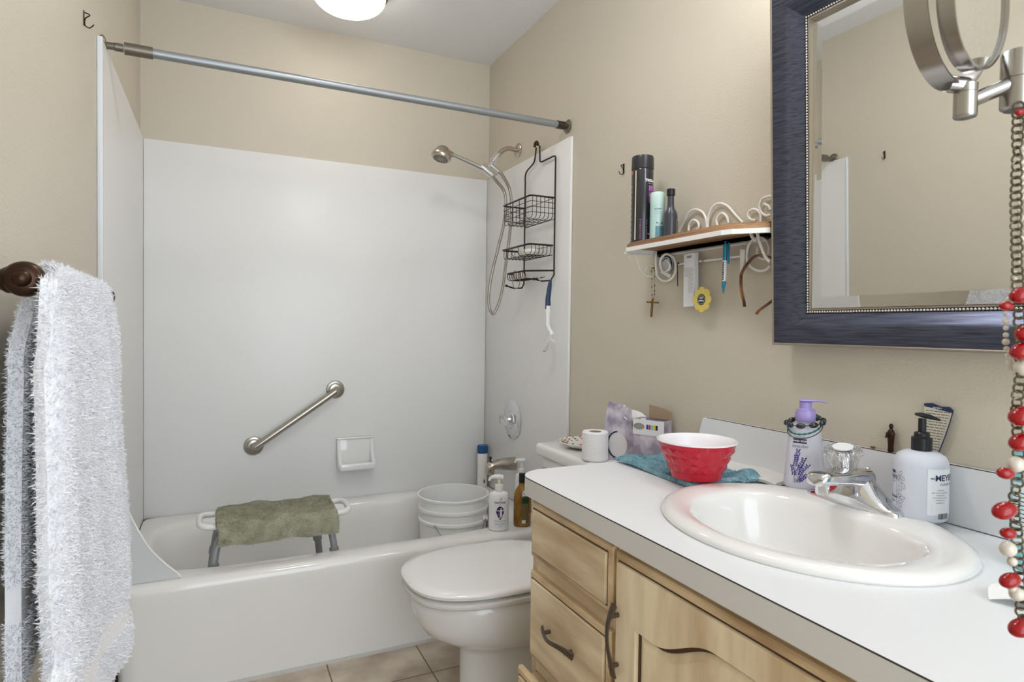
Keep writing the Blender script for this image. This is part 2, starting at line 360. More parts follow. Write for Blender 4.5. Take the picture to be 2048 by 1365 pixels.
# ---------------- caddy ----------------
PX=1.212
r=thing('shower_caddy',(PX,2.30,1.93),'dark bronze wire shower caddy with basket, soap tray and hooks','shower caddy')
yl,yr=2.437,2.168
MB().ring((PX-.008,2.322,1.915),.014,.006,((0,1,0),(0,0,1)),14,10,1,1.3,0,PI).build('hanger_hook',m_bronze,r)
fr_=MB()
fr_.tube(cr([(PX,2.338,1.915),(PX,2.345,1.88),(PX,2.36,1.855),(PX,2.42,1.835),(PX,yl,1.815),(PX,yl,1.79)],5)+[(PX,yl,1.40),(PX,yl,1.345),(PX-.012,yl-.005,1.325),(PX-.05,yl-.005,1.322),(PX-.085,yl,1.332)],.0033,8)
fr_.tube(cr([(PX,2.306,1.915),(PX,2.303,1.87),(PX,2.295,1.845),(PX,2.23,1.842),(PX,yr+.008,1.84),(PX,yr,1.82),(PX,yr,1.79)],5)+[(PX,yr,1.40),(PX,yr,1.365),(PX-.012,yr+.005,1.342),(PX-.05,yr+.008,1.338),(PX-.085,yr+.01,1.345)],.0033,8)
fr_.ball((PX-.085,yl,1.332),.006); fr_.ball((PX-.085,yr+.01,1.345),.006)
fr_.build('frame',m_blackwire,r,60)
def basket(x0,x1,y0,y1,z0,z1,name,rows,nb,rim=.0038,w=.0017,ins=.012):
    mb=MB()
    mb.tube([(x1,y1,z1),(x0+.008,y1,z1),(x0,y1-.008,z1),(x0,y0+.008,z1),(x0+.008,y0,z1),(x1,y0,z1)],rim,8)
    for q in range(1,rows):
        z=z1-(z1-z0)*q/rows; mb.tube([(x1,y1,z),(x0+.004,y1,z),(x0+.001,y1-.004,z),(x0+.001,y0+.004,z),(x0+.004,y0,z),(x1,y0,z)],w,6)
    for i in range(nb):   # bent wires along y
        x=x0+(x1-x0)*(i+.5)/nb; mb.tube([(x,y0,z1),(x,y0,z0+.01),(x,y0+.01,z0),(x,y1-.01,z0),(x,y1,z0+.01),(x,y1,z1)],w,6)
    for i in range(max(3,nb-2)):
        y=y0+(y1-y0)*(i+.7)/(max(3,nb-2)+.4); mb.tube([(x0,y,z1),(x0,y,z0+.01),(x0+.01,y,z0-.001),(x1,y,z0-.001)],w,6)
    mb.tube([(x1,y0,z0),(x1,y1,z0)],w,6); mb.tube([(x1,y0,z1),(x1,y1,z1)],w,6)
    return mb.build(name,m_blackwire,r,60)
basket(1.102,PX-.002,yr,yl-.01,1.587,1.672,'upper_basket',4,6,.0036,.0013)
basket(1.105,PX-.002,yr+.01,yl,1.445,1.483,'soap_tray',1,6,.004,.0013)
mb=MB()
x0,x1,y0,y1,z1,z0=1.118,PX-.002,yr+.06,yl-.02,1.382,1.352
mb.tube([(x1,y0-.06,z1),(x0+.02,y0,z1),(x0,y0+.02,z1),(x0,y1-.01,z1),(x0+.01,y1,z1),(x1,y1,z1)],.0036,8)
for i in range(9):
    y=y0+.012+(y1-y0-.024)*i/8; mb.tube([(x0,y,z1),(x0,y,z0+.008),(x0+.008,y,z0),(x0+.06,y,z0),(x1,y,z0+.01)],.0016,6)
mb.build('lower_tray',m_blackwire,r,60)
tag(MB().lathe([(.014,0),(.032,.002),(.036,.013),(.032,.025),(.014,.028)],(1.155,2.290,1.448),n=28,ex=1.8).build('soap_bar',mat('soap',(228,226,218),.4,sss=.1),origin=(1.15,2.305,1.448)),'white soap bar lying in the middle tray of the caddy','soap')
lp=[tuple(v) for v in [(1.12, 2.338, 1.391), (1.12, 2.357, 1.369), (1.12, 2.355, 1.331), (1.12, 2.331, 1.315), (1.12, 2.302, 1.32), (1.12, 2.289, 1.348), (1.12, 2.295, 1.379)]]
tag(MB().tube(cr(lp,6),.0018,8).build('elastic_loop',mat('cord_grey',(132,126,118),.5),origin=lp[0],smooth=60),'thin grey elastic loop hanging from the lowest caddy tray','elastic band')
tag(MB().box((1.135,2.352,1.354),(1.175,2.385,1.384),.008,3).build('sponge',mat('sponge',(222,214,204),.7,bump=(300,.5,.001)),origin=(1.155,2.37,1.354)),'small pale sponge sitting in the lowest caddy tray','sponge')
# brush
r=thing('scrub_brush',(1.165,2.19,1.34),'white scrub brush with navy grip hanging from the caddy hook','brush')
bx=1.165
G=[tuple(v) for v in [(1.165, 2.111, 1.339), (1.165, 2.118, 1.31), (1.165, 2.129, 1.266), (1.165, 2.128, 1.226), (1.165, 2.126, 1.183)]]
MB().tube([G[0],G[1],G[2],G[3]],[.006,.0095,.011,.0125],14,flat=(1,.6)).build('grip',mat('navy',(42,62,92),.4),r)
G2=[tuple(v) for v in [(1.165, 2.128, 1.238), (1.165, 2.127, 1.203), (1.165, 2.126, 1.164), (1.165, 2.105, 1.14), (1.165, 2.093, 1.129), (1.165, 2.116, 1.101), (1.165, 2.152, 1.065)]]
MB().tube(cr(G2,4),[.0115]*4+[.0085]*8+[.009]*4+[.011]*4+[.0135]*4+[.013],14,flat=(1,.7)).build('neck',m_white,r)
bb=MB()
for i in range(6):
    for j in range(3):
        p=Vector(G2[5])+(Vector(G2[6])-Vector(G2[5]))*(i/5-.3)+Vector((.004*(j-1),0,0)); bb.tube([p,p+Vector((0,-.028,-.013))],.0012,5)
bb.build('bristles',m_white,r,0)
MB().ball(G2[6],.0085).build('tip',mat('grey_tip',(110,106,100),.5),r)
mb=MB(); mb.ring((1.15,2.178,1.343),.009,.0012,((0,1,0),(0,0,1))); mb.build('hanging_ring',m_white,r)
# ---------------- valve + spout ----------------
vc=(XR-.0122,2.556,.727)
r=thing('shower_valve',vc,'round chrome shower valve with clear acrylic knob','faucet handle')
MB().lathe([(.088,0),(.090,.004),(.082,.008),(.05,.012),(.042,.014),(.04,.018),(.018,.02),(.014,.03)],vc,fr=((0,1,0),(0,0,1),(-1,0,0)),n=56).build('escutcheon',m_chrome,r)
MB().tube([(vc[0]-.02,vc[1],vc[2]),(vc[0]-.034,vc[1],vc[2])],.011,16).build('stem',m_chrome,r)
m_acryl=mat('clear_acrylic',(250,250,250),.03,trans=.92,ior=1.45)
kr=MB().loft([[(vc[0]-x,vc[1]+(rr*(1+.07*math.cos(8*a)))*math.cos(a),vc[2]+(rr*(1+.07*math.cos(8*a)))*math.sin(a)) for a in np.linspace(0,2*PI,64,endpoint=False)] for x,rr in ((.03,.016),(.036,.024),(.052,.026),(.06,.02))]).build('knob',m_acryl,r,30)
sc=(XR-.0122,2.53,.53)
r=thing('tub_spout',sc,'brushed nickel tub spout with diverter pull below the valve','tub spout')
L=[]
for x,rz,ry,dz in ((0,.030,.026,0),(.02,.030,.026,0),(.05,.027,.026,.001),(.09,.022,.025,.002),(.115,.020,.025,.0),(.13,.020,.024,-.006),(.138,.016,.02,-.014)):
    L.append([(sc[0]-x,sc[1]+ry*math.cos(a),sc[2]+dz+rz*math.sin(a)) for a in np.linspace(0,2*PI,28,endpoint=False)])
mb=MB().loft(L); mb.box((sc[0]-.142,sc[1]-.022,sc[2]-.042),(sc[0]-.108,sc[1]+.022,sc[2]+.006),.009,3); mb.build('body',m_nick2,r,50)
MB().tube([(sc[0]-.122,sc[1],sc[2]+.015),(sc[0]-.122,sc[1],sc[2]+.032)],.004,10).ball((sc[0]-.122,sc[1],sc[2]+.034),.007).build('diverter_pull',m_bronze,r)
# ---------------- bottles on the tub ledge ----------------
m_pbot=mat('shampoo_white',(235,235,238),.22)
m_black=mat('ink',(28,26,30),.5); m_ink2=mat('ink_grey',(96,94,100),.5); m_purple=mat('label_purple',(70,24,92),.35); m_wht=mat('label_white',(236,236,236),.4)
def decal(parts,c,R,ex,rot,name,m,parent,off=.0005,th=None):
    mb=MB()
    for (v,f),dx,dz in parts:
        mb.add(wrap([(p[0]+dx,p[1]+dz,0) for p in v],c,R,th,ex,rot,off),f)
    return mb.build(name,m,parent,60)
c=(.999,2.205,.3545); R0=.0395; EX=.72
# labels face the camera: angle th measured in local frame
def facing(c,rot=0,k=0): return math.atan2(-c[1],-c[0])-rot+k
def ell(p,r0,ex): return None
rot=-.36
r=thing('shampoo_bottle',c,'white pump shampoo bottle with purple leaf label on the front tub ledge','shampoo bottle')
prof=[(.036,0),(R0,.003),(R0,.02),(R0,.125),(.0385,.138),(.034,.146),(.02,.151),(.0165,.153)]
MB().lathe(prof,c,n=56,ex=EX,rot=rot).build('bottle',m_pbot,r)
MB().lathe([(.0165,.152),(.017,.156),(.017,.172),(.012,.174)],c).build('collar',m_white,r)
MB().lathe([(.0165,.1725),(.0165,.176),(.006,.178),(.006,.20),(.008,.202)],c).build('pump_stem',mat('pump_stem',(226,224,208),.3),r)
hb=Vector(c)+Vector((0,0,.205)); MB().tube([hb+Vector((.015,-.004,0)),hb+Vector((0,0,.002)),hb+Vector((-.02,.006,.003)),hb+Vector((-.034,.01,-.002)),hb+Vector((-.038,.011,-.012))],[.009,.0115,.009,.006,.005],12,flat=(1,.8)).build('pump_head',m_white,r)
th=facing(c,rot,.12)
decal([(textmesh('PANTENE',.0105,.0002),.002,.112),(textmesh('PRO-V',.004),.002,.1035),(stroke([(-.003,0),(.001,.006),(.003,.01)],.0012),.003,.122),(stroke([(-.001,-.002),(.004,.004),(.004,.009)],.001),.003,.122),(textmesh('SHAMPOO SHAMPOOING',.0042),.002,.040),(textmesh('2 in 1',.0048),.002,.0335),(textmesh('MODERN · HYDRATING',.004),.002,.028),(textmesh('24.7 OZ',.004),.002,.020),(textmesh('0',.004),.002,.0145)],c,R0,EX,rot,'label_text',m_black,r,.0007,th)
lf=[]; 
for i in range(24):
    t=2*PI*i/24; x=.0155*math.cos(t); z=.024*math.sin(t); 
    if z<0: x*=(1+z/.034); z*=1.25
    lf.append((x+.0015,.074+z,0))
decal([((lf,[tuple(range(24))]),0,0)],c,R0,EX,rot,'leaf_label',m_purple,r,.0005,th)
decal([(textmesh('VOLUME',.0068,.0003),.0015,.081),(textmesh('& BODY',.0034),.0015,.074),(textmesh('WITH BIOTIN',.003),.0015,.068),(textmesh('COLLAGEN',.003),.0015,.064),(leaf(0,0,.008,.004,.8),.001,.053)],c,R0,EX,rot,'leaf_text',m_wht,r,.0009,th)
# amber bottle
c=(1.103,2.206,.3545); rot=-.4
r=thing('shampoo_bottle',c,'amber shampoo bottle with black cap beside the white pump bottle','shampoo bottle')
m_amber=mat('amber_liquid',(184,138,66),.08,trans=.3,ior=1.4,mix=((138,92,34),(20,20,12),.35,.6))
MB().lathe([(.028,0),(.034,.003),(.035,.02),(.035,.115),(.033,.135),(.026,.15),(.018,.16),(.0145,.168),(.0145,.177)],c,n=48,ex=.6,rot=rot).build('bottle',m_amber,r)
MB().lathe([(.0145,.176),(.0155,.178),(.0155,.207),(.0145,.212),(.011,.214)],c).build('cap',m_dark,r)
MB().lathe([(.0095,.2142),(.0095,.2148)],c).build('cap_disc',mat('grey_disc',(150,146,136),.4),r)
th=facing(c,rot,.40)
decal([(patch(.028,.11),0,.07)],c,.035,.6,rot,'back_label',mat('olive_label',(112,96,58),.45),r,.0006,th)
decal([(patch(.028,.024),0,.107)],c,.035,.6,rot,'green_band',mat('green_label',(28,62,48),.4),r,.0009,th)
decal([(leaf(0,.13,.042,.026,PI/2,16),0,0),(patch(.014,.013),-.006,.022)],c,.034,.6,rot,'label_patch',m_wht,r,.0013,th)
decal([(stroke([(.006*math.cos(a),.006*math.sin(a)) for a in np.linspace(0,2*PI,20)],.0008),0,.136),(textmesh('ALOE',.006),0,.136),(textmesh('hair care',.004),0,.124)],c,.034,.6,rot,'label_text',m_ink2,r,.0016,th)
# white pump bottle behind
c=(1.192,2.395,.3545); rot=.5
r=thing('conditioner_bottle',c,'plain white pump bottle standing under the tub spout, behind the amber bottle','conditioner bottle')
MB().lathe([(.026,0),(.029,.004),(.029,.145),(.026,.158),(.014,.164)],c,n=40,ex=.8).build('bottle',m_pbot,r)
MB().lathe([(.0135,.1645),(.0135,.182),(.005,.184),(.005,.215)],c).build('collar',m_white,r)
hb=Vector(c)+Vector((0,0,.218)); MB().tube([hb+Vector((.014,-.004,.003)),hb,hb+Vector((-.022,.01,.002)),hb+Vector((-.026,.012,-.01))],[.008,.01,.007,.005],10).build('pump_head',m_white,r)
# blue cap bottle
c=(1.190,2.832,.3545); r=thing('body_wash_bottle',c,'slim white bottle with blue cap in the far right tub corner','body wash bottle')
MB().lathe([(.024,0),(.0265,.003),(.026,.05),(.025,.12),(.0262,.165),(.025,.168)],c,n=36,ex=.8).build('bottle',mat('bottle_cream',(232,230,224),.3),r)
MB().lathe([(.0262,.168),(.027,.170),(.027,.205),(.023,.209)],c,n=36,ex=.8).build('cap',mat('blue_cap',(28,82,140),.3),r)
th=facing(c,0,.5); decal([(patch(.008,.018),0,.03),(patch(.0016,.004),-.026,.11),(patch(.0016,.004),-.026,.06)],c,.0262,.8,0,'barcode',m_ink2,r,.0005,th)
# ---------------- shower stool ----------------
r=thing('shower_stool',(.19,2.365,.058),'white plastic bath stool with grey legs standing in the tub','stool')
sx0,sx1,sy0,sy1=-.005,.385,2.262,2.475
MB().box((sx0,sy0,.449),(sx1,sy1,.472),.009,3).build('seat',m_white,r)
for sx,xe in ((-1,sx0),(1,sx1)):
    P=[(xe-sx*.01,sy0+.035,.464),(xe+sx*.03,sy0+.035,.466),(xe+sx*.052,sy0+.06,.469),(xe+sx*.055,(sy0+sy1)/2,.469),(xe+sx*.052,sy1-.05,.469),(xe+sx*.03,sy1-.025,.466),(xe-sx*.01,sy1-.025,.464)]
    MB().tube(cr(P,5),.0105,12).build('handle',m_white,r)
m_leg=mat('stool_leg',(150,151,153),.35,.2)
for lx,ly,sx,sy in ((.02,2.29,-1,-1),(.345,2.29,1,-1),(.02,2.45,-1,1),(.31,2.45,1,1)):
    lg=MB().tube(cr([(lx+(-sx)*.03,ly,.444),(lx,ly,.437),(lx+sx*.022,ly+sy*.004,.41),(lx+sx*.035,ly+sy*.01,.34),(lx+sx*.05,ly+sy*.012,.2),(lx+sx*.06,ly+sy*.014,.075)],5),.0125,14).build('leg',m_leg,r)
    MB().lathe([(.017,0),(.018,.02),(.0145,.03)],(lx+sx*.06,ly+sy*.014,.0585)).build('rubber_foot',m_leg,lg)
    MB().tube([(lx+sx*.033,ly+sy*.01,.345),(lx+sx*.037,ly+sy*.01,.322)],.0165,14).build('collar',m_leg,lg)
# green towel draped on the stool
rng=np.random.RandomState(4)
def tufts(mb_v,mb_f,count,length,width,rngs,name,m,parent,mask=None,jit=.7):
    V=np.array(mb_v); T=[]
    for f in mb_f:
        for i in range(1,len(f)-1): T.append((f[0],f[i],f[i+1]))
    T=np.array(T); A,B,Cc=V[T[:,0]],V[T[:,1]],V[T[:,2]]; nn=np.cross(B-A,Cc-A); ar=np.linalg.norm(nn,axis=1); nn=nn/(ar[:,None]+1e-12)
    if mask is not None: ar=ar*mask((A+B+Cc)/3)
    idx=rngs.choice(len(T),count,p=ar/ar.sum()); u=rngs.rand(count,1); v=rngs.rand(count,1); sw=(u+v)>1; u=np.where(sw,1-u,u); v=np.where(sw,1-v,v)
    P=A[idx]+(B-A)[idx]*u+(Cc-A)[idx]*v; Nn=nn[idx]; J=rngs.randn(count,3)*jit; Dn=Nn+J; Dn/=np.linalg.norm(Dn,axis=1)[:,None]
    Dn=np.where((Dn*Nn).sum(1)[:,None]<0,-Dn,Dn); S_=np.cross(Dn,rngs.randn(count,3)); S_/=np.linalg.norm(S_,axis=1)[:,None]
    l=length*(.6+.8*rngs.rand(count,1)); base=P-Nn*.0006
    mid=base+Dn*l*.6; tip=base+Dn*l*.9+rngs.randn(count,3)*l*.25
    V4=np.stack([base-S_*width/2,base+S_*width/2,mid+S_*width/2,mid-S_*width/2,tip],1).reshape(-1,3)
    k=np.arange(count)*5; F=[]
    w=WO[parent.name]; V4=V4-np.array(w)
    me=bpy.data.meshes.new(name); me.vertices.add(len(V4)); me.vertices.foreach_set('co',V4.ravel())
    li=np.stack([k,k+1,k+2,k+3,k+3,k+2,k+4],1).ravel(); me.loops.add(len(li)); me.loops.foreach_set('vertex_index',li)
    st=np.stack([np.arange(count)*7,np.arange(count)*7+4],1).ravel(); me.polygons.add(len(st)); me.polygons.foreach_set('loop_start',st); me.polygons.foreach_set('loop_total',np.tile([4,3],count))
    me.update(); me.validate(); o=bpy.data.objects.new(name,me); C.objects.link(o); me.materials.append(m); o.parent=parent; o['kind']='stuff'; WO[o.name]=w
    return o
def cloth_from(fn,nu,nv,thick,name,m,parent):
    # closed sheet from surface function fn(u,v)->point ; thickness along normal
    G=np.array([[fn(i/nu,j/nv) for i in range(nu+1)] for j in range(nv+1)]); du=np.gradient(G,axis=1); dv=np.gradient(G,axis=0); nn=np.cross(du,dv); nn/=np.linalg.norm(nn,axis=2)[...,None]+1e-12
    top=(G+nn*thick/2).reshape(-1,3); bot=(G-nn*thick/2).reshape(-1,3); K=(nu+1)*(nv+1); F=[]
    ix=lambda i,j:j*(nu+1)+i
    Ft=[(ix(i,j),ix(i+1,j),ix(i+1,j+1),ix(i,j+1)) for j in range(nv) for i in range(nu)]
    F=Ft+[tuple(q+K for q in f[::-1]) for f in Ft]
    bd=[ix(i,0) for i in range(nu)]+[ix(nu,j) for j in range(nv)]+[ix(i,nv) for i in range(nu,0,-1)]+[ix(0,j) for j in range(nv,0,-1)]
    for a,b in zip(bd,bd[1:]+bd[:1]): F.append((a,a+K,b+K,b))
    mb=MB().add(np.r_[top,bot].tolist(),F); o=mb.build(name,m,parent,60); return o,mb
def snoise(x,y,s=0):
    return math.sin(x*1.3+s)*math.sin(y*1.7+s*2.1)+.5*math.sin(x*2.9+y*1.1+s*3)+.35*math.sin(y*4.3-x*2.2+s)
r=thing('green_towel',(.19,2.36,.46),'sage green terry towel folded over the seat of the bath stool','towel')
def gt(u,v):
    x=-.004+.39*u; prof=[(2.49,.42),(2.487,.465),(2.475,.4805),(2.44,.484),(2.36,.485),(2.29,.484),(2.263,.478),(2.252,.464),(2.248,.439),(2.250,.410)]
    t=v*(len(prof)-1); i=min(int(t),len(prof)-2); f=t-i; y=prof[i][0]*(1-f)+prof[i+1][0]*f; z=prof[i][1]*(1-f)+prof[i+1][1]*f
    w=.004*snoise(u*9,v*7,1)
    if v<.15: pass
    return (x+.004*math.sin(v*9), y-.4*w*(v>.6), z+w*.9+.006*(u>.93)*0)
m_green=mat('sage_terry',(178,176,154),.95,bump=(260,.9,.003),mix=((150,148,126),(30,30,30),.3,.65))
o,mb=cloth_from(gt,60,40,.011,'cloth',m_green,r)
tufts(mb.v,mb.f,52000,.0042,.0013,rng,'terry_pile',m_green,r)
# ---------------- bucket ----------------
c=(.935,2.55,.058)
r=thing('bucket',c,'white plastic bucket standing in the right end of the tub','bucket')
m_buck=mat('bucket_plastic',(240,240,238),.3,sss=.2)
MB().lathe([(.132,0),(.136,.004),(.146,.25),(.153,.252),(.153,.262),(.147,.266),(.148,.30),(.154,.302),(.154,.313),(.149,.316),(.151,.352),(.157,.354),(.158,.362),(.151,.364),(.149,.362),(.147,.30),(.132,.008),(.0,.008)],c,n=72,caps=False).build('body',m_buck,r,40)
for s in (-1,1): MB().lathe([(.012,0),(.012,.01),(.006,.014)],(c[0]+.1*1.0,c[1]+s*.118,.33),fr=((1,0,0),(0,0,1),(0,s,0)),n=16).build('handle_ear',m_buck,r)
MB().tube(cr([(c[0]+.1,c[1]-.13,.33),(c[0]+.07,c[1]-.152,.29),(c[0]-.02,c[1]-.168,.24),(c[0]-.09,c[1]-.15,.27),(c[0]-.12,c[1]-.1,.32)],5),.002,8).build('wire_handle',mat('wire',(140,140,140),.3,1),r)
# ---------------- toilet ----------------
TY=1.722
r=thing('toilet',(.9,TY,0),'white two piece toilet between the bathtub and the vanity, lid closed','toilet')
def egg(xf,xb,w,z,p=2.2,n=72,dy=0):
    xc=xb-(xb-xf)*.45; Lp=[]
    for k in range(n):
        a=2*PI*k/n; c_,s_=math.cos(a),math.sin(a); hx_=(xb-xc) if c_>0 else (xc-xf); pp_=3.2 if c_>0 else p
        rr=(abs(c_/hx_)**pp_+abs(s_/w)**pp_)**(-1/pp_); Lp.append((xc+rr*c_,TY+dy+rr*s_,z))
    return Lp
MB().loft([egg(.655,1.14,.110,0),egg(.652,1.14,.112,.02),egg(.662,1.12,.104,.06),egg(.660,1.12,.102,.18),egg(.652,1.13,.118,.205),egg(.60,1.14,.150,.225),egg(.545,1.15,.170,.26),egg(.518,1.16,.182,.30),egg(.507,1.16,.186,.34),egg(.505,1.16,.186,.365),egg(.515,1.15,.178,.374)]).build('bowl',m_porc,r,60)
MB().loft([egg(.497,.99,.190,.378,2.7),egg(.490,1.0,.195,.384,2.7),egg(.490,1.0,.195,.394,2.7),egg(.498,.99,.188,.399,2.7)]).build('seat',mat('seat_plastic',(226,224,221),.15),r,50)
MB().loft([egg(.500,.99,.186,.406,2.75),egg(.489,1.0,.196,.409,2.75),egg(.487,1.0,.198,.418,2.75),egg(.494,.995,.193,.425,2.75),egg(.52,.97,.17,.428,2.75),egg(.62,.9,.08,.429,2.75)]).build('lid',mat('lid_plastic',(234,232,230),.1,coat=.3),r,50)
mb=MB()
for s in (-1,1): mb.box((.985,TY+s*.075-.02,.385),(1.03,TY+s*.075+.02,.425),.008,3)
mb.build('hinge',m_white,r)
MB().box((1.035,1.545,.37),(1.222,1.925,.700),.02,4).build('tank',m_porc,r,40)
MB().box((1.018,1.53,.698),(1.232,1.945,.743),.014,4).build('tank_lid',m_porc,r,40)
lv=MB().tube([(1.034,1.885,.655),(1.018,1.885,.655)],.011,12); lv.tube([(1.02,1.885,.655),(1.014,1.85,.652),(1.014,1.815,.648)],[.006,.0055,.007],10,flat=(1,.6)); lv.build('flush_lever',m_chrome,r)
# ---------------- vanity cabinet ----------------
CXF=.676; CY1=1.29; CY0=-.35
r=thing('vanity_cabinet',(.95,.5,0),'glazed cream wood vanity cabinet under the white countertop','bathroom cabinet')
mb=MB(); 
mb.box((CXF+.018,CY1-.018,.09),(1.234,CY1,.755)); mb.box((CXF+.018,CY0,.09),(1.234,CY0+.018,.755)); mb.box((CXF+.018,CY0,.09),(1.234,CY1,.108)); mb.box((1.222,CY0,.09),(1.2345,CY1,.755)); mb.box((CXF+.07,CY0,.0),(1.2345,CY1-.002,.09))
mb.build('carcass',m_woodv,r,0)
# face frame
for y0,y1 in ((CY1-.022,CY1),(.925,.965),(.32,.36),(CY0,CY0+.03)): MB().box((CXF,y0,.09),(CXF+.02,y1,.755)).build('frame_stile',m_woodv,r,0)
MB().box((CXF,.965,.735),(CXF+.0199,CY1-.022,.755)).build('frame_rail',m_woodh,r,0); MB().box((CXF,CY0+.03,.735),(CXF+.0199,.925,.755)).build('frame_rail',m_woodh,r,0)
for z in (.600,.365,.13): MB().box((CXF,.965,z-.018),(CXF+.0199,CY1-.022,z+.018)).build('frame_rail',m_woodh,r,0)
def slab(parent_name,y0,y1,z0,z1,x=CXF,gr=m_woodh,out=0):
    o=MB()
    x-=out
    def ringf(i,xx): return [(xx,y0+i,z0+i),(xx,y1-i,z0+i),(xx,y1-i,z1-i),(xx,y0+i,z1-i)]
    o.loft([ringf(0,x-.0005),ringf(0,x-.010),ringf(.003,x-.013),ringf(.012,x-.015)],True,False)
    base=o.build(parent_name,m_woode,r,30)
    MB().loft([ringf(.0155,x-.013),ringf(.0155,x-.0185),ringf(.017,x-.0195)],True,True).build('raised_field',gr,base,30)
    g=MB(); L1=ringf(.0118,x-.0149); L2=ringf(.0158,x-.0142); n0=0
    g.add(L1+L2,[(k,(k+1)%4,4+(k+1)%4,4+k) for k in range(4)]); g.build('glaze_line',m_glaze,base,0)
    return base
d1=slab('drawer',.946,1.277,.618,.747)
d2=slab('drawer',.949,1.279,.381,.583)
d3=slab('drawer',.949,1.279,.155,.362,out=.03)
MB().box((CXF-.03,.965,.165),(CXF+.10,1.262,.345)).build('drawer_box',m_woodv,d3,0)
def handle(pts,parent,ax):
    P=[Vector(p) for p in pts]; c0=P[0]; c1=P[-1]; d=(c1-c0).normalized(); n_=Vector((-1,0,0)); s_=d.cross(n_)
    q=[]
    for t in np.linspace(0,1,25):
        p=c0+(c1-c0)*t; b_=math.sin(PI*t); w=math.sin(2*PI*t)
        q.append(p+n_*(.010+.014*b_)+s_*(.004*w))
    mb=MB().tube(q,[.0085-.0035*math.sin(PI*t) for t in np.linspace(0,1,25)],10,flat=(.42,1),up=tuple(n_))
    for t in (.15,.85):
        p=c0+(c1-c0)*t; mb.tube([p,p+n_*(.012+.014*math.sin(PI*t))],.0042,10)
    return mb.build('handle',mat('antique_pewter',(104,92,80),.38,.85),parent,50,label='antique pewter curved handle')
handle([(CXF-.019,1.188,.487),(CXF-.019,1.058,.487)],d2,0)
handle([(CXF-.049,1.178,.26),(CXF-.049,1.05,.26)],d3,0)
# door
y0,y1,z0,z1=.345,.939,.13,.742
def ringf(i,xx): return [(xx,y0+i,z0+i),(xx,y1-i,z0+i),(xx,y1-i,z1-i),(xx,y0+i,z1-i)]
door=MB().loft([ringf(0,CXF-.0005),ringf(0,CXF-.009),ringf(.003,CXF-.012),ringf(.012,CXF-.0135)],True,False).build('door',m_woode,r,30)
# frame front with arched opening
yc=(y0+y1)/2; i=.0155
def arch(off,nA=44):
    yl_,yr_=.868-off,y0+(y1-.868)+off; P=[]
    for k in range(nA+1):
        t=k/nA; y=yl_+(yr_-yl_)*t; s=abs(t-.5)*2; s=min(max((.78-s)/.62,0),1); h=.626+.052*(s*s*(3-2*s)); P.append((y,h-off))
    return P
outer=[(y1-i,z1-i),(y0+i,z1-i),(y0+i,z0+i),(y1-i,z0+i)]
A_=arch(0); bot=.20
xf=CXF-.0195
v=[];
top=[(y1-i,z1-i)]+[(p[0],z1-i) for p in A_]+[(y0+i,z1-i)]
low=[(y1-i,A_[0][1])]+A_+[(y0+i,A_[-1][1])]
mb=MB(); n_=len(top)
mb.add([(xf,y,z) for y,z in top]+[(xf,y,z) for y,z in low],[(k,k+1,n_+k+1,n_+k) for k in range(n_-1)])
mb.add([(xf,y1-i,A_[0][1]),(xf,A_[0][0],A_[0][1]),(xf,A_[0][0],bot),(xf,y1-i,bot)],[(0,1,2,3)])
mb.add([(xf,y0+i,A_[-1][1]),(xf,A_[-1][0],A_[-1][1]),(xf,A_[-1][0],bot),(xf,y0+i,bot)],[(0,1,2,3)])
mb.add([(xf,y1-i,bot),(xf,y0+i,bot),(xf,y0+i,z0+i),(xf,y1-i,z0+i)],[(0,1,2,3)])
hole=A_+[(A_[-1][0],bot),(A_[0][0],bot)]; nh=len(hole)
mb.add([(xf,y,z) for y,z in hole]+[(xf+.009,y,z) for y,z in hole],[(k,(k+1)%nh,nh+(k+1)%nh,nh+k) for k in range(nh)])
mb.add([(xf,y,z) for y,z in outer]+[(xf+.007,y,z) for y,z in outer],[(k,(k+1)%4,4+(k+1)%4,4+k) for k in range(4)])
mb.build('arched_frame',m_woodv,door,30)
A1=arch(.0070); A2=arch(.020); h1=A1+[(A1[-1][0],bot+.007),(A1[0][0],bot+.007)]; h2=A2+[(A2[-1][0],bot+.02),(A2[0][0],bot+.02)]
mb=MB(); mb.loft([[(xf+.010,y,z) for y,z in h1],[(xf+.004,y,z) for y,z in h2],[(xf+.0035,y,z) for y,z in h2]],True,True); mb.build('raised_panel',m_woodv,door,25)
mb=MB(); mb.add([(xf+.0089,y,z) for y,z in hole]+[(xf+.0089,y,z) for y,z in h1],[(k,(k+1)%nh,nh+(k+1)%nh,nh+k) for k in range(nh)]); mb.build('glaze_line',m_glaze,door,0)
g=MB(); L1=ringf(.0118,CXF-.0134); L2=ringf(.0158,CXF-.0128); g.add(L1+L2,[(k,(k+1)%4,4+(k+1)%4,4+k) for k in range(4)]); g.build('glaze_line',m_glaze,door,0)
handle([(CXF-.019,.917,.652),(CXF-.019,.917,.522)],door,0)
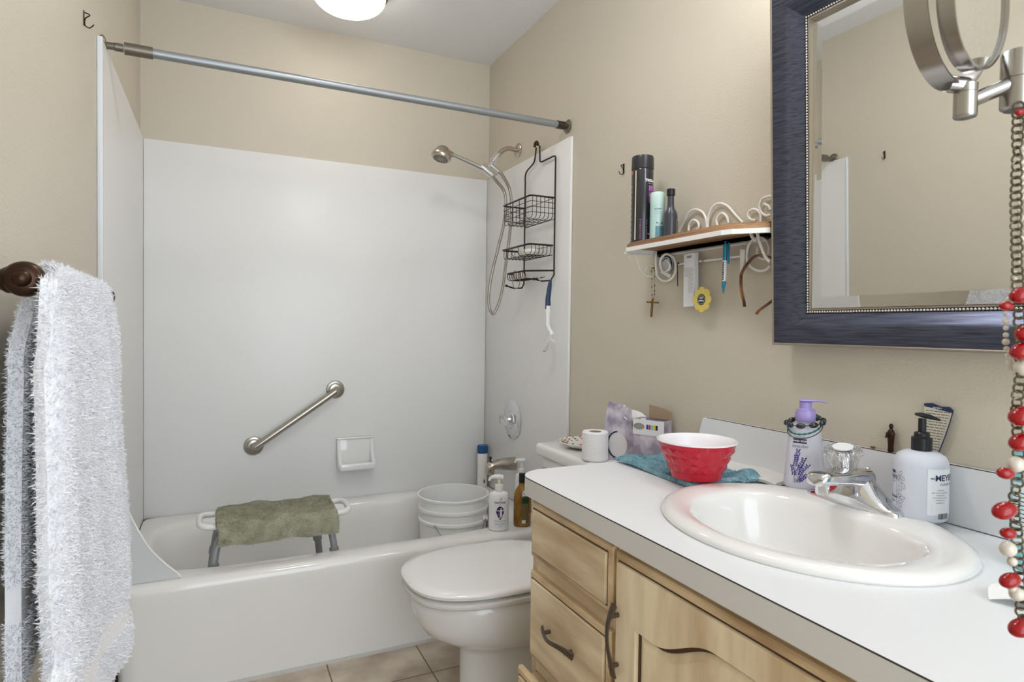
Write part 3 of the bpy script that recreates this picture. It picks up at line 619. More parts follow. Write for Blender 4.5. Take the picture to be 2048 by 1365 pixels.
# ---------------- countertop ----------------
CX0,CX1,KY0,KY1,KT,KB=.6535,1.2355,-.35,1.352,.80,.757
SX,SY,SB,SA=.95,.775,.228,.27
r=thing('countertop',(.95,.5,KB),'white laminate countertop with rounded far corner and backsplash','countertop')
out=[(CX1,KY0),(CX1,KY1)]+[(CX0+.075+.075*math.cos(a),KY1-.075+.075*math.sin(a)) for a in np.linspace(PI/2,PI,16)]+[(CX0,KY0)]
bm=bmesh.new(); ov=[bm.verts.new((x,y,KT)) for x,y in out]; iv=[bm.verts.new((SX+(SB-.03)*math.cos(a),SY+(SA-.03)*math.sin(a),KT)) for a in np.linspace(0,2*PI,48,endpoint=False)]
E_=[bm.edges.new((ov[k],ov[(k+1)%len(ov)])) for k in range(len(ov))]+[bm.edges.new((iv[k],iv[(k+1)%48])) for k in range(48)]
bmesh.ops.triangle_fill(bm,use_beauty=True,edges=E_)
ex_=bmesh.ops.extrude_face_region(bm,geom=list(bm.faces))
for v in ex_['geom']:
    if isinstance(v,bmesh.types.BMVert): v.co.z=KB
MB().bm(bm).build('worktop',m_lam,r,30)
# thin dark laminate seam along the top edge and lighter edge band
mb=MB(); es=[(CX0+.075+.0755*math.cos(a),KY1-.075+.0755*math.sin(a)) for a in np.linspace(PI*.6,PI,14)]+[(CX0-.0005,KY0)]
mb.add([(x,y,KT+.0003) for x,y in es]+[(x,y,KT-.0022) for x,y in es],[(k,k+1,len(es)+k+1,len(es)+k) for k in range(len(es)-1)]); mb.build('edge_seam',m_seam,r,0)
es=[(CX0+.075+.0753*math.cos(a),KY1-.075+.0753*math.sin(a)) for a in np.linspace(PI*.5,PI,18)]+[(CX0-.0003,KY0)]
mb=MB(); mb.add([(x,y,KT-.002) for x,y in es]+[(x,y,KB) for x,y in es],[(k,k+1,len(es)+k+1,len(es)+k) for k in range(len(es)-1)]); mb.build('edge_band',m_lamedge,r,30)
bsp=[(KY0,.802),(1.335,.802),(1.335,.852),(1.318,.906),(1.312,.910),(KY0,.910)]
bs=MB().prism(bsp,((0,1,0),(0,0,1),(1,0,0)),.017,(1.2165,0,0)).build('backsplash',m_lam,r,30)
MB().box((1.2163,KY0,.9098),(1.2185,1.30,.9112)).build('edge_seam',m_seam,bs,0)
# ---------------- sink ----------------
r=thing('sink',(SX,SY,KT),'oval white drop-in sink set in the countertop','sink')
n=120
def eo(bx,ay,z,dx=0,dy=0): return [(SX+dx+bx*math.cos(2*PI*k/n),SY+dy+ay*math.sin(2*PI*k/n),z) for k in range(n)]
def bowl(f,z,px=0):
    L=[]
    cx_,cy_=.932,.770; hx_,hy_=.150*f,.198*f
    for k in range(n):
        a=2*PI*k/n; c_,s_=math.cos(a),math.sin(a)
        hb=hx_*(.92 if c_>0 else 1.08); p=2.9 if c_>0 else 2.1
        rr=(abs(c_/hb)**p+abs(s_/hy_)**p)**(-1/p); L.append((cx_+rr*c_-(.0)*px,cy_+rr*s_,z))
    return L
L=[eo(SB-.035,SA-.035,.78),eo(SB-.002,SA-.002,.8002),eo(SB,SA,.8045),eo(SB-.004,SA-.004,.811),eo(SB-.013,SA-.013,.8155),eo(SB-.024,SA-.024,.8165),bowl(1.05,.8145),bowl(1.0,.810),bowl(.96,.800),bowl(.93,.78),bowl(.86,.73),bowl(.72,.69),bowl(.45,.668),bowl(.12,.662)]
MB().loft(L,False,True).build('basin',m_sink,r,60)
MB().lathe([(.0,.0055),(.02,.005),(.024,.002),(.024,0)],(.932,.77,.662),caps=False).build('drain',m_chrome,r)
# ---------------- faucet ----------------
fx,fy,fz=1.128,.797,.8165
r=thing('faucet',(fx,fy,fz),'chrome bathroom faucet with clear acrylic knob at the back of the sink','faucet')
mb=MB(); L=[]
def sec(y,w0,w1,h0,h1,k=24,dx=0):
    # cross section in x-z at y : half-ellipse hump on a low plate
    P=[]
    for i in range(k):
        a=2*PI*i/k; c_,s_=math.cos(a),math.sin(a); z=h1*max(s_,0)**.8 if s_>0 else 0
        w=w0 if s_<=.15 else w0+(w1-w0)*s_
        P.append((fx+dx+w*c_,y,fz+(h0 if s_>0 else -.001)+z))
    return P
for t,w0,w1,h0,h1 in ((-.096,.006,.004,.002,.003),(-.094,.018,.012,.004,.004),(-.080,.025,.018,.006,.007),(-.066,.0265,.019,.007,.012),(-.052,.028,.021,.008,.024),(-.038,.030,.0235,.009,.040),(-.024,.032,.026,.010,.052),(-.010,.033,.027,.010,.057),(.010,.033,.027,.010,.057),(.024,.032,.026,.010,.052),(.038,.030,.0235,.009,.040),(.052,.028,.021,.008,.024),(.066,.0265,.019,.007,.012),(.080,.025,.018,.006,.007),(.094,.018,.012,.004,.004),(.096,.006,.004,.002,.003)):
    L.append(sec(fy+t,w0,w1,h0,h1))
mb.loft(L); mb.build('base',m_chrome,r,60)
L=[]
for x,zc,hw,hh in ((.012,.048,.034,.022),(-.02,.055,.032,.017),(-.06,.057,.027,.0135),(-.09,.058,.024,.0125),(-.108,.058,.022,.012),(-.116,.054,.018,.008)):
    L.append([(fx+x,fy+hw*(abs(math.cos(a))**.6)*(1 if math.cos(a)>0 else -1),fz+zc+hh*(abs(math.sin(a))**.6)*(1 if math.sin(a)>0 else -1)) for a in np.linspace(0,2*PI,28,endpoint=False)])
MB().loft(L).build('spout',m_chrome,r,50)
MB().lathe([(.0125,.050),(.0125,.032),(.011,.029),(.009,.029)],(fx-.094,fy,fz-.002)).build('aerator',m_chrome,r)
MB().tube([(fx+.02,fy,fz+.03),(fx+.034,fy,fz+.06)],.003,8).ball((fx+.035,fy,fz+.064),.005).build('lift_rod',m_chrome,r)
kc=Vector((fx-.017,fy+.012,fz+.072)); kn=Vector((-.22,-.05,.97)).normalized(); kA=(Vector((1,0,0))-kn*kn.x).normalized(); kB=kn.cross(kA)
MB().tube([kc-kn*.012,kc+kn*.004],.016,20).build('knob_stem',m_chrome,r)
def flute(h,rr,am,ph=0): return [tuple(kc+kn*h+(kA*math.cos(a)+kB*math.sin(a))*(rr*(1+am*math.cos(16*a+ph)))) for a in np.linspace(0,2*PI,128,endpoint=False)]
kb=MB().loft([flute(.0,.021,.02),flute(.003,.0235,.05),flute(.022,.0285,.05),flute(.0245,.0335,.05),flute(.034,.0345,.03),flute(.037,.031,.01)]).build('knob',m_acryl,r,40)
MB().tube([kc+kn*.0385,kc+kn*.041],.0185,28).build('cap_insert',mat('cap_insert',(240,240,240),.15),kb)
MB().tube([kc+kn*.004,kc+kn*.03],[.012,.015],20).build('core',m_chrome,kb)
# ---------------- lavender soap ----------------
c=(1.140,.924,.8165); rot=-.86
r=thing('soap_dispenser',c,'clear lavender hand soap pump bottle with lilac pump behind the sink','soap bottle')
m_clear=mat('soft_clear_plastic',(240,240,250),.12,trans=.45,ior=1.3,coat=.2)
Rf=lambda z: .0405-.0085*min(max(z/.125,0),1)
MB().lathe([(.037,0),(.0405,.004),(.040,.02),(.0355,.075),(.0325,.115),(.030,.126),(.022,.136),(.0155,.141),(.0155,.146)],c,n=64,ex=.62,rot=rot).build('bottle',m_clear,r)
m_lilac=mat('lilac',(158,144,200),.3)
MB().lathe([(.0195,.143),(.0205,.145),(.0205,.160),(.0185,.164),(.0185,.168),(.013,.170),(.012,.171),(.012,.184)],c,n=40).build('collar',m_lilac,r)
hb=Vector(c)+Vector((0,0,.187)); MB().tube([hb+Vector((-.006,.010,0)),hb,hb+Vector((.014,-.022,.001)),hb+Vector((.022,-.036,-.002))],[.010,.014,.008,.004],14,flat=(.3,1),up=(0,0,1)).build('pump_head',m_lilac,r)
th=facing(c,rot,-.12)
def D(parts,name,m,off=.0006): return decal(parts,c,lambda z:Rf(z),.62,rot,name,m,r,off,th)
m_lav=mat('lavender_ink',(70,52,140),.45); m_lavd=mat('lavender_dark',(48,40,84),.45); m_grn=mat('stem_ink',(116,124,132),.5)
D([(patch(.028,.0095),-.006,.1015)],'name_band',m_lavd)
D([(textmesh('HAND SOAP',.0056,.0001),-.006,.1015)],'band_text',m_wht,.0009)
D([(textmesh('lavender',.0098),-.005,.0905),(textmesh('cleansing',.005),-.004,.1105)],'name_text',m_ink2)
rs=random.Random(3); st=[];fl=[]
for (x0,x1,zt) in ((-.016,-.007,.083),(-.011,.012,.052),(-.014,-.012,.07),(-.009,.004,.066),(-.012,-.021,.048),(-.004,.018,.034),(-.006,.004,.032),(-.012,-.003,.05)):
    zb_=.012; st.append((stroke([(x0+(x1-x0)*t**1.5,zb_+(zt-zb_)*t) for t in np.linspace(0,1,6)],.0008),0,0))
    for k in range(6):
        t=1-k*.062/(zt/.08); xx=x0+(x1-x0)*t**1.5; zz=zb_+(zt-zb_)*t
        for s in (-1,1): fl.append((leaf(xx+s*.0026+rs.uniform(-.001,.001),zz,.0056,.0026,PI/2-s*.7+rs.uniform(-.4,.4),7),0,0))
D(st,'flower_stems',m_grn,.0006); D(fl,'lavender_print',m_lav,.0009)
# bracelets around the neck
r2=thing('beaded_bracelet',(1.138,.922,.945),'black oval bead bracelet hanging round the neck of the lavender bottle','bracelet')
cb=Vector((1.138,.923,.957)); tA=Vector((.42,-.9,.10)).normalized(); tB=Vector((-.9,-.42,-.16)).normalized()
m_jet=mat('jet_bead',(24,28,36),.12,coat=.5)
for k in range(9):
    a=2*PI*k/9+.2; p=cb+tA*(.037*math.cos(a))+tB*(.031*math.sin(a)); t=(-tA*math.sin(a)+tB*math.cos(a)).normalized(); q=t.to_track_quat('Z','Y').to_matrix()
    MB().ball(p,(.0062,.0062,.0098),14,10,q).build('bead',m_jet,r2,60)
MB().ring(cb,.034,.0009,(tA,tB),40,6,1.08,.92).build('cord',m_dark,r2,60)
r2=thing('seed_bead_bracelet',(1.138,.922,.94),'thin green seed bead loop slung over the lavender bottle neck','bracelet')
tB2=Vector((-.85,-.4,-.55)).normalized(); mb=MB()
for k in range(64):
    a=2*PI*k/64; p=cb+Vector((0,0,-.004))+tA*(.034*math.cos(a))+tB2*(.037*math.sin(a)); mb.ball(p,.0016+.0004*(k%3),6,5)
mb.build('green_beads',mat('green_bead',(20,110,84),.2),r2,60)
MB().ring(cb+Vector((0,0,-.012)),.034,.0009,(tA,tB2),40,6,1.02,1.12).build('cord',m_dark,r2,60)
# ---------------- white foaming soap bottle ----------------
c=(1.171,.699,.8125); 
r=thing('soap_dispenser',c,'frosted white round soap bottle with black pump at the right of the faucet','soap bottle')
m_frost=mat('frosted_plastic',(222,226,236),.3,trans=.12,ior=1.2,sss=.1)
R_=.0435
MB().lathe([(.040,0),(.0425,.003),(R_,.010),(R_,.098),(.0425,.106),(.038,.115),(.028,.121),(.018,.1235)],c,n=72).build('bottle',m_frost,r)
MB().lathe([(.0158,.1235),(.0168,.1245),(.0168,.147),(.0125,.149),(.0125,.155),(.011,.157),(.0065,.158),(.0065,.182)],c,n=44).build('collar',m_dark,r,25)
hb=Vector(c)+Vector((0,0,.184)); MB().tube([hb+Vector((-.012,.004,.006)),hb+Vector((-.004,0,.005)),hb+Vector((.006,-.008,.002)),hb+Vector((.016,-.022,-.003))],[.005,.0085,.0095,.004],14,flat=(.5,1),up=(0,0,1)).build('pump_head',m_dark,r)
th0=math.atan2(-c[1],-c[0])
m_navy=mat('navy_ink',(38,48,84),.5); m_lab=mat('label_grey_white',(236,237,241),.4)
def D2(parts,name,m,off,th): return decal(parts,c,R_,1,0,name,m,r,off,th)
D2([(patch(.062,.082,14),0,.056)],'back_label',m_lab,.0004,th0+.95)
D2([(textmesh("MEYER'S",.0150,.0003),.008,.081),(textmesh('CLEAN DAY',.0066),.008,.070),(textmesh('MRS.',.0036,.0001),-.0225,.0805)],'label_text',m_navy,.0007,th0+.95)
tx_=[(stroke([(-.022,0),(.02,0)],.0005),0,.0645)]
for i,t in enumerate(('made with','plant derived ingredients','essential oils','not tested on animals','biodegradable','paraben free')):
    tx_.append((textmesh(t,.0032),-.008,.060-i*.0045))
for i in range(5): tx_.append((stroke([(-.024,0),(.024-.004*(i%2),0)],.0009),0,.032-i*.0028))
x=-.012
rs=random.Random(9)
while x<.010:
    w=rs.choice((.0005,.0009,.0013)); tx_.append((patch(w,.010,1,1),x,.013)); x+=w+rs.choice((.0005,.0009))
D2(tx_,'fine_print',m_ink2,.0007,th0+.95)
bt=[]
bt.append((stroke([(0,.01),(0,.085)],.0005),-.012,0))
for k,(x,z,a) in enumerate(((.004,.082,.8),(.008,.074,-.6),(.004,.068,-1.0),(.011,.060,-1.2),(.004,.055,-.9),(.006,.030,.4),(.003,.040,1.0),(.009,.038,.1),(.004,.024,-.5),(.004,.014,-1.3),(.0,.072,.9),(-.001,.046,1.2))):
    P_=[(x-.004+.0055*math.cos(t)*math.cos(a)-.0026*math.sin(t)*math.sin(a),z+.0055*math.cos(t)*math.sin(a)+.0026*math.sin(t)*math.cos(a)) for t in np.linspace(0,2*PI,18)]
    bt.append((stroke(P_,.00055),-.004,0))
D2(bt,'botanical_print',m_ink2,.0006,th0-.70)
D2([(textmesh("MEYER'S",.0090,.0002),-.014,.072),(textmesh('CLEAN DAY',.004),-.014,.064),(textmesh('HAND SOAP',.0055,.0002),-.012,.036),(textmesh('LAVENDER',.004),-.012,.028),(patch(.02,.005),-.014,.082)],'front_text',m_navy,.0007,th0-1.0)
# ---------------- statue, torn packet ----------------
c=(1.2255,.792,.9112)
r=thing('saint_figurine',c,'tiny dark robed figurine standing on the backsplash ledge','figurine')
MB().lathe([(.0068,0),(.0072,.002),(.0065,.01),(.0078,.026),(.0088,.036),(.0080,.041),(.0045,.045),(.003,.047)],c,n=20,ex=.75,rot=.9).build('robe',m_bronze,r)
MB().ball((c[0],c[1],c[2]+.0515),(.0042,.0042,.0055)).build('head',m_bronze,r)
mb=MB()
for s in (-1,1): mb.tube([(c[0]-.001,c[1]+s*.0075,c[2]+.038),(c[0]-.006,c[1]+s*.006,c[2]+.029),(c[0]-.0075,c[1],c[2]+.031)],.0021,8)
mb.build('arms',m_bronze,r)
tag(MB().ball((1.224,.828,.9135),(.004,.006,.0025),10,6).build('crumb',mat('crumb',(120,80,48),.8),origin=(1.224,.828,.911)),'small brown crumb beside the figurine on the backsplash','crumb')
r=thing('torn_packet',(1.228,.70,.911),'torn cream paper packet with fine print leaning behind the white soap bottle','packet')
pk=[(.731,1.016),(.716,1.018),(.70,1.013),(.685,1.014),(.6775,1.009),(.683,.985),(.690,.960),(.698,.935),(.706,.914),(.725,.914),(.724,.94),(.727,.97)]
MB().prism([(y,z) for y,z in pk],((0,1,0),(0,0,1),(1,0,0)),.0022,(1.2275,0,0)).build('paper',mat('packet_cream',(208,202,182),.5),r,0)
MB().prism([(.7305,1.0165),(.716,1.0185),(.70,1.0135),(.685,1.0145),(.678,1.0095),(.6785,1.004),(.7295,1.011)],((0,1,0),(0,0,1),(1,0,0)),.0026,(1.2272,0,0)).build('dark_band',m_navy,r,0)
mb=MB(); mb.add([(1.2268,.706-p[0],1.0105+p[1]) for p in textmesh('garden',.006)[0]],textmesh('garden',.006)[1]); mb.build('band_text',m_wht,r,0)
mb=MB(); rs=random.Random(5)
for i in range(17):
    z=1.003-i*.0052; ya=.7265-(1.0-z)*.02; yb=.682+(1.0-z)*.26; y=ya
    while y>yb+.003:
        w=min(rs.uniform(.003,.008),y-yb-.002); mb.add([(1.2273,y,z),(1.2273,y-w,z),(1.2273,y-w,z+.0016),(1.2273,y,z+.0016)],[(0,1,2,3)]); y-=w+.0012
mb.build('fine_print',m_ink2,r,0,kind='stuff')
MB().tube([(1.2272,.6775,1.009),(1.2272,.683,.985),(1.2272,.690,.960),(1.2272,.698,.935),(1.2272,.706,.914)],.0011,6).build('dark_border',m_navy,r)
# ---------------- turquoise bottle ----------------
c=(1.122,.487,.8005)
r=thing('mouthwash_bottle',c,'turquoise bottle with striped label at the right end of the counter','bottle')
m_turq=mat('turquoise',(132,196,208),.25,coat=.3)
MB().lathe([(.043,0),(.046,.004),(.046,.15),(.044,.17),(.036,.184),(.02,.190),(.016,.192)],c,n=48,ex=.8,rot=-.4).build('bottle',m_turq,r)
MB().lathe([(.016,.1905),(.017,.194),(.017,.222),(.014,.226)],c).build('cap',m_white,r)
th=facing(c,-.4,-.1); mb_=[(patch(.07,.0012,8,1),0,.115-.006*i) for i in range(10)]
decal([(patch(.075,.09,10),0,.085)],c,.046,.8,-.4,'label',mat('pale_label',(214,236,240),.4),r,.0004,th)
decal(mb_,c,.046,.8,-.4,'label_lines',m_black,r,.0008,th)
# crumpled tissue
r=thing('tissue',(.93,.43,.8005),'crumpled white tissue at the front right of the counter','tissue')
def ts(u,v): return (.915+.09*u+.01*math.sin(v*5),.455-.10*v+.01*math.sin(u*6),.8035+.012*abs(math.sin(u*4.2+v*3))+.02*u*v)
cloth_from(ts,24,24,.0012,'sheet',mat('tissue_white',(240,240,240),.8,bump=(90,.4,.002)),r)
# ---------------- blue washcloth, white cloth, red bowl ----------------
r=thing('washcloth',(1.03,1.19,.8005),'teal blue terry washcloth spread under the red bowl','washcloth')
def wc(u,v):
    x=.945+.185*u+.02*math.sin(v*4)*(.4-u)*.5; y=1.342-.285*v-.012*u; z=.8065+.0035*(1+math.sin(u*7+v*4))*(.5+.5*math.sin(v*6+1))
    fl=1 if not (.42<v<1.0 and .05<u<1.0) else .25
    z=.8065+(z-.8065)*fl
    z+=.020*math.exp(-((u-.95)/.16)**2-((v-.1)/.22)**2)
    e=max(v-.86,0)/.14; 
    if u>.72: z+=.012*math.sin(PI*min(e,1))*min((u-.72)/.15,1)*1.3; y-=.010*e
    return (x,y,z)
m_teal=mat('teal_terry',(166,204,214),.95,bump=(240,.9,.003),mix=((122,166,182),(40,40,40),.3,.65))
o,mb=cloth_from(wc,60,60,.009,'cloth',m_teal,r)
tufts(mb.v,mb.f,42000,.0032,.0010,rng,'terry_pile',m_teal,r)
r=thing('white_cloth',(1.17,1.09,.8005),'white folded cloth lying behind the sink beside the lavender soap bottle','cloth')
def wh(u,v):
    return (1.118+.095*u+.01*math.sin(v*3),1.235-.255*v,.8055+.012*math.sin(PI*min(max(u,0),1))**.6*(.6+.4*math.cos(v*5))+.003*math.sin(v*9+u*3))
o,mb=cloth_from(wh,30,50,.008,'cloth',mat('white_terry',(226,224,218),.95,bump=(200,.8,.003)),r)
bc=(.985,1.085,.8135)
r=thing('mixing_bowl',bc,'red faceted plastic bowl with white inside standing on the blue washcloth','bowl')
rim_z=.088; m_red=mat('red_melamine',(184,14,44),.14,coat=.2)
mb=MB(); prof=[(.047,0),(.0555,.004),(.060,.020)]
mb.lathe(prof,bc,n=64,caps=True)
# faceted band
NA=20; rows=3; z0_,z1_=.020,.076; r0_,r1_=.060,.0835
def bp(i,j,off=0):
    a=2*PI*(i)/NA; t=j/rows; rr=r0_+(r1_-r0_)*t+off; return (bc[0]+rr*math.cos(a),bc[1]+rr*math.sin(a),bc[2]+z0_+(z1_-z0_)*t)
for i in range(NA):
    for j in range(rows):
        q=[bp(i,j),bp(i+1,j),bp(i+1,j+1),bp(i,j+1)]; m_=bp(i+.5+.12*(-1)**(i+j),j+.5,.0030); mb.add(q+[m_],[(0,1,4),(1,2,4),(2,3,4),(3,0,4)])
mb.lathe([(.0835,.076),(.0865,.086)],bc,n=64,caps=False)
ob=mb.build('outer_shell',m_red,r,8)
MB().lathe([(.0865,.085),(.0890,.086),(.0892,.0885),(.087,.0895),(.0845,.088),(.080,.075),(.060,.022),(.045,.008),(.0,.006)],bc,n=72,caps=False).build('inner_liner',mat('white_melamine',(243,241,244),.12,coat=.3),r,60)
# ---------------- toilet tank items ----------------
c=(1.058,1.615,.7435); r=thing('toilet_roll',c,'upright toilet paper roll standing on the toilet tank','toilet paper')
m_tp=mat('toilet_tissue',(238,238,240),.9,bump=(160,.6,.002))
MB().lathe([(.0195,.004),(.0195,.003),(.038,.0005),(.0405,.004),(.0405,.086),(.038,.0895),(.0195,.0885),(.0195,.02)],c,n=48,caps=False).build('paper',m_tp,r)
MB().lathe([(.0192,.001),(.0192,.0885),(.0182,.0885),(.0182,.001)],c,n=30,caps=False).build('core',mat('cardboard',(170,146,118),.8),r)
# plate with vegetable print
c=(1.135,1.80,.7435); r=thing('spoon_rest',c,'small white dish with red and green print on the toilet tank','dish')
MB().lathe([(.045,0),(.055,.002),(.078,.012),(.088,.020),(.0875,.0225),(.076,.0155),(.052,.006),(.0,.005)],c,n=48,caps=False).build('dish',m_porc,r)
for nm,m_,off in (('green_leaf_print',mat('print_green',(86,128,52),.4),0),('red_print',mat('print_red',(206,70,40),.4),.35)):
    mb=MB()
    for k in range(9):
        a=2*PI*k/9+off; 
        for q in range(3):
            rr=.066+.006*q; ctr=(c[0]+rr*math.cos(a+q*.08),c[1]+rr*math.sin(a+q*.08),c[2]+.0175+(rr-.066)*.85-.005)
            mb.ball(ctr,(.0045,.0022,.0022),8,4,Matrix.Rotation(a+q,3,'Z'))
    mb.build(nm,m_,r)
# tissue boxes
m_boxp=mat('tissue_box_print',(206,200,210),.5,mix=((150,140,160),(22,22,22),.38,.6,4))
m_card=mat('raw_cardboard',(160,138,112),.8); m_boxw=mat('box_white',(226,226,228),.5)
def openbox(name,label,o,yaw,sx,sy,sz,extra):
    r=thing(name,o,label,'tissue box'); Mx=frm(o,yaw); t=.0015
    mb=MB()
    for lo,hi in (((-sx/2,-sy/2,0),(sx/2,-sy/2+t,sz)),((-sx/2,sy/2-t,0),(sx/2,sy/2,sz)),((-sx/2,-sy/2,0),(-sx/2+t,sy/2,sz)),((sx/2-t,-sy/2,0),(sx/2,sy/2,sz)),((-sx/2,-sy/2,0),(sx/2,sy/2,t))): mb.box(lo,hi,0,2,Mx)
    mb.build('carton',m_boxp,r,0); extra(r,Mx,sx,sy,sz); return r
def ex1(r,Mx,sx,sy,sz):
    poly=[(-.052,.0),(.054,.0),(.054,.115),(.046,.172),(.040,.184),(.026,.176),(.012,.178),(-.004,.170),(-.022,.166),(-.032,.160),(-.034,.098),(-.052,.096)]
    mb=MB().prism(poly,((0,1,0),(0,0,1),(-1,0,0)),.0016,(-sx/2-.0004,0,0)); mb.xf(Mx); mb.build('torn_panel',m_boxp,r,0)
    ov=[(.010+.030*math.cos(a),.048+.038*math.sin(a)) for a in np.linspace(0,2*PI,28,endpoint=False)]
    mb=MB().prism(ov,((0,1,0),(0,0,1),(-1,0,0)),.0006,(-sx/2-.0022,0,0)); mb.xf(Mx); mb.build('oval_window',mat('window_film',(214,212,212),.15),r,0)
    mb=MB()
    P_=[(.010+.0335*math.cos(a),.048+.0415*math.sin(a)) for a in np.linspace(-1.3,1.5,20)]
    v,f=stroke(P_,.004); mb.add([(-sx/2-.0032,p[0],p[1]) for p in v],f); mb.xf(Mx); mb.build('window_edge',m_dark,r,0)
    def tt(u,v): return tuple(Mx@Vector((-.02+.035*u+.010*math.sin(v*6),-.072+.075*v,.108+(.025+.035*v)*math.sin(PI*(.15+.7*u))+.006*math.sin(u*9+v*8))))
    cloth_from(tt,20,20,.0012,'tissue_tuft',mat('tissue_tuft',(238,236,232),.85),r)
openbox('tissue_box','torn upright tissue box with oval window beside the toilet roll',(1.150,1.590,.7435),.60,.055,.108,.115,ex1)
def ex2(r,Mx,sx,sy,sz):
    mb=MB().prism([(-sy/2,.092),(sy/2,.092),(sy/2,.138),(-sy/2,.1375)],((0,1,0),(0,0,1),(-1,0,0)),.0014,(-sx/2-.0003,0,0)); mb.xf(Mx); mb.build('white_band',m_boxw,r,0)
    ov=[(.030+.018*math.cos(a),.117+.010*math.sin(a)) for a in np.linspace(0,2*PI,20,endpoint=False)]
    mb=MB().prism(ov,((0,1,0),(0,0,1),(-1,0,0)),.0006,(-sx/2-.0018,0,0)); mb.xf(Mx); mb.build('grey_spot',mat('spot_grey',(150,146,138),.6),r,0)
    for k,cc in enumerate(((40,70,170),(190,60,70),(120,190,210),(220,200,60),(30,30,40))):
        mb=MB().box((-sx/2-.0024,.006-.0075*k-.0062,.110),(-sx/2-.0016,.006-.0075*k,.124)); mb.xf(Mx); mb.build('colour_swatch',mat('swatch_%s'%'abcde'[k],cc,.5),r,0)
    mb=MB().prism([(-.052,.0),(.020,.0),(.020,.040),(-.010,.036),(-.036,.030),(-.052,.022)],((0,1,0),(0,0,1),(-1,0,0)),.0014,(sx/2-.01,0,sz)); mb.xf(Mx); mb.build('flap',m_card,r,0)
openbox('tissue_box','white banded tissue box with brown flap at the wall end of the tank',(1.180,1.490,.7435),.45,.055,.10,.138,ex2)
# ---------------- wall shelf ----------------
r=thing('wall_shelf',(1.236,1.31,1.39),'wooden wall shelf on a white scrolled iron bracket between tub and mirror','shelf')
wb=[(1.2345,1.556),(1.125,1.556),(1.108,1.535),(1.108,1.150),(1.118,1.125),(1.175,1.062),(1.2345,1.058)]
def offp(P,d):  # shrink toward wall polygon
    cxp=1.2345; cyp=1.31
    return [(x if x>1.23 else x+d, y+(d if y<cyp else -d)) for x,y in P]
bm=bmesh.new(); vs=[bm.verts.new((x,y,1.396)) for x,y in wb]; f=bm.faces.new(vs); e=bmesh.ops.extrude_face_region(bm,geom=[f])
for v in e['geom']:
    if isinstance(v,bmesh.types.BMVert): v.co.z=1.412
bmesh.ops.recalc_face_normals(bm,faces=bm.faces)
te=[ed for ed in bm.edges if all(abs(v.co.z-1.412)<1e-5 for v in ed.verts)]; bmesh.ops.bevel(bm,geom=te,offset=.006,segments=3,affect='EDGES')
MB().bm(bm).build('board',m_shelfwood,r,40)
mb=MB(); o1=[(x-.002 if x<1.23 else x,y+(.002 if y>1.31 else -.002)) for x,y in wb]; i1=offp(wb,.004)
mb.loft([[(x,y,1.3845) for x,y in o1],[(x,y,1.3965) for x,y in o1],[(x,y,1.3965) for x,y in i1],[(x,y,1.3845) for x,y in i1],[(x,y,1.3845) for x,y in o1]],False,False)
mb.build('iron_rim',m_whitepaint,r,20)
MB().box((1.230,1.06,1.375),(1.2355,1.554,1.380)).build('wall_rail',m_whitepaint,r,0)
MB().tube([(1.112,1.5525,1.382),(1.2345,1.5525,1.380)],.0025,8).build('end_strap',m_whitepaint,r,0)
sw=.0034
def wire(name,lists,rad,m=m_whitepaint,par=r):
    for Lq in lists:
        MB().tube(cr([tuple(v) for v in Lq],6),rad,10).build(name,m,par,60)
wire('scroll_back',[[(1.226, 1.446, 1.435), (1.226, 1.423, 1.467), (1.226, 1.399, 1.491), (1.226, 1.372, 1.495), (1.226, 1.345, 1.482), (1.226, 1.331, 1.462), (1.226, 1.326, 1.433)],[(1.226, 1.401, 1.438), (1.226, 1.398, 1.457), (1.226, 1.382, 1.466), (1.226, 1.364, 1.458), (1.226, 1.359, 1.445), (1.226, 1.366, 1.436)],[(1.226, 1.322, 1.434), (1.226, 1.322, 1.464), (1.226, 1.307, 1.49), (1.226, 1.28, 1.496), (1.226, 1.25, 1.483), (1.226, 1.218, 1.452), (1.226, 1.195, 1.431)],[(1.226, 1.286, 1.436), (1.226, 1.29, 1.455), (1.226, 1.271, 1.468), (1.226, 1.252, 1.455), (1.226, 1.246, 1.438)],[(1.226, 1.153, 1.431), (1.226, 1.17, 1.436), (1.226, 1.178, 1.447), (1.226, 1.174, 1.458), (1.226, 1.158, 1.46), (1.226, 1.143, 1.451), (1.226, 1.137, 1.436), (1.226, 1.138, 1.417)],[(1.226, 1.127, 1.468), (1.226, 1.113, 1.46), (1.226, 1.108, 1.45)],[(1.226, 1.102, 1.482), (1.226, 1.111, 1.484), (1.226, 1.132, 1.482), (1.226, 1.142, 1.467), (1.226, 1.137, 1.45), (1.226, 1.121, 1.438), (1.226, 1.106, 1.438)]],sw)
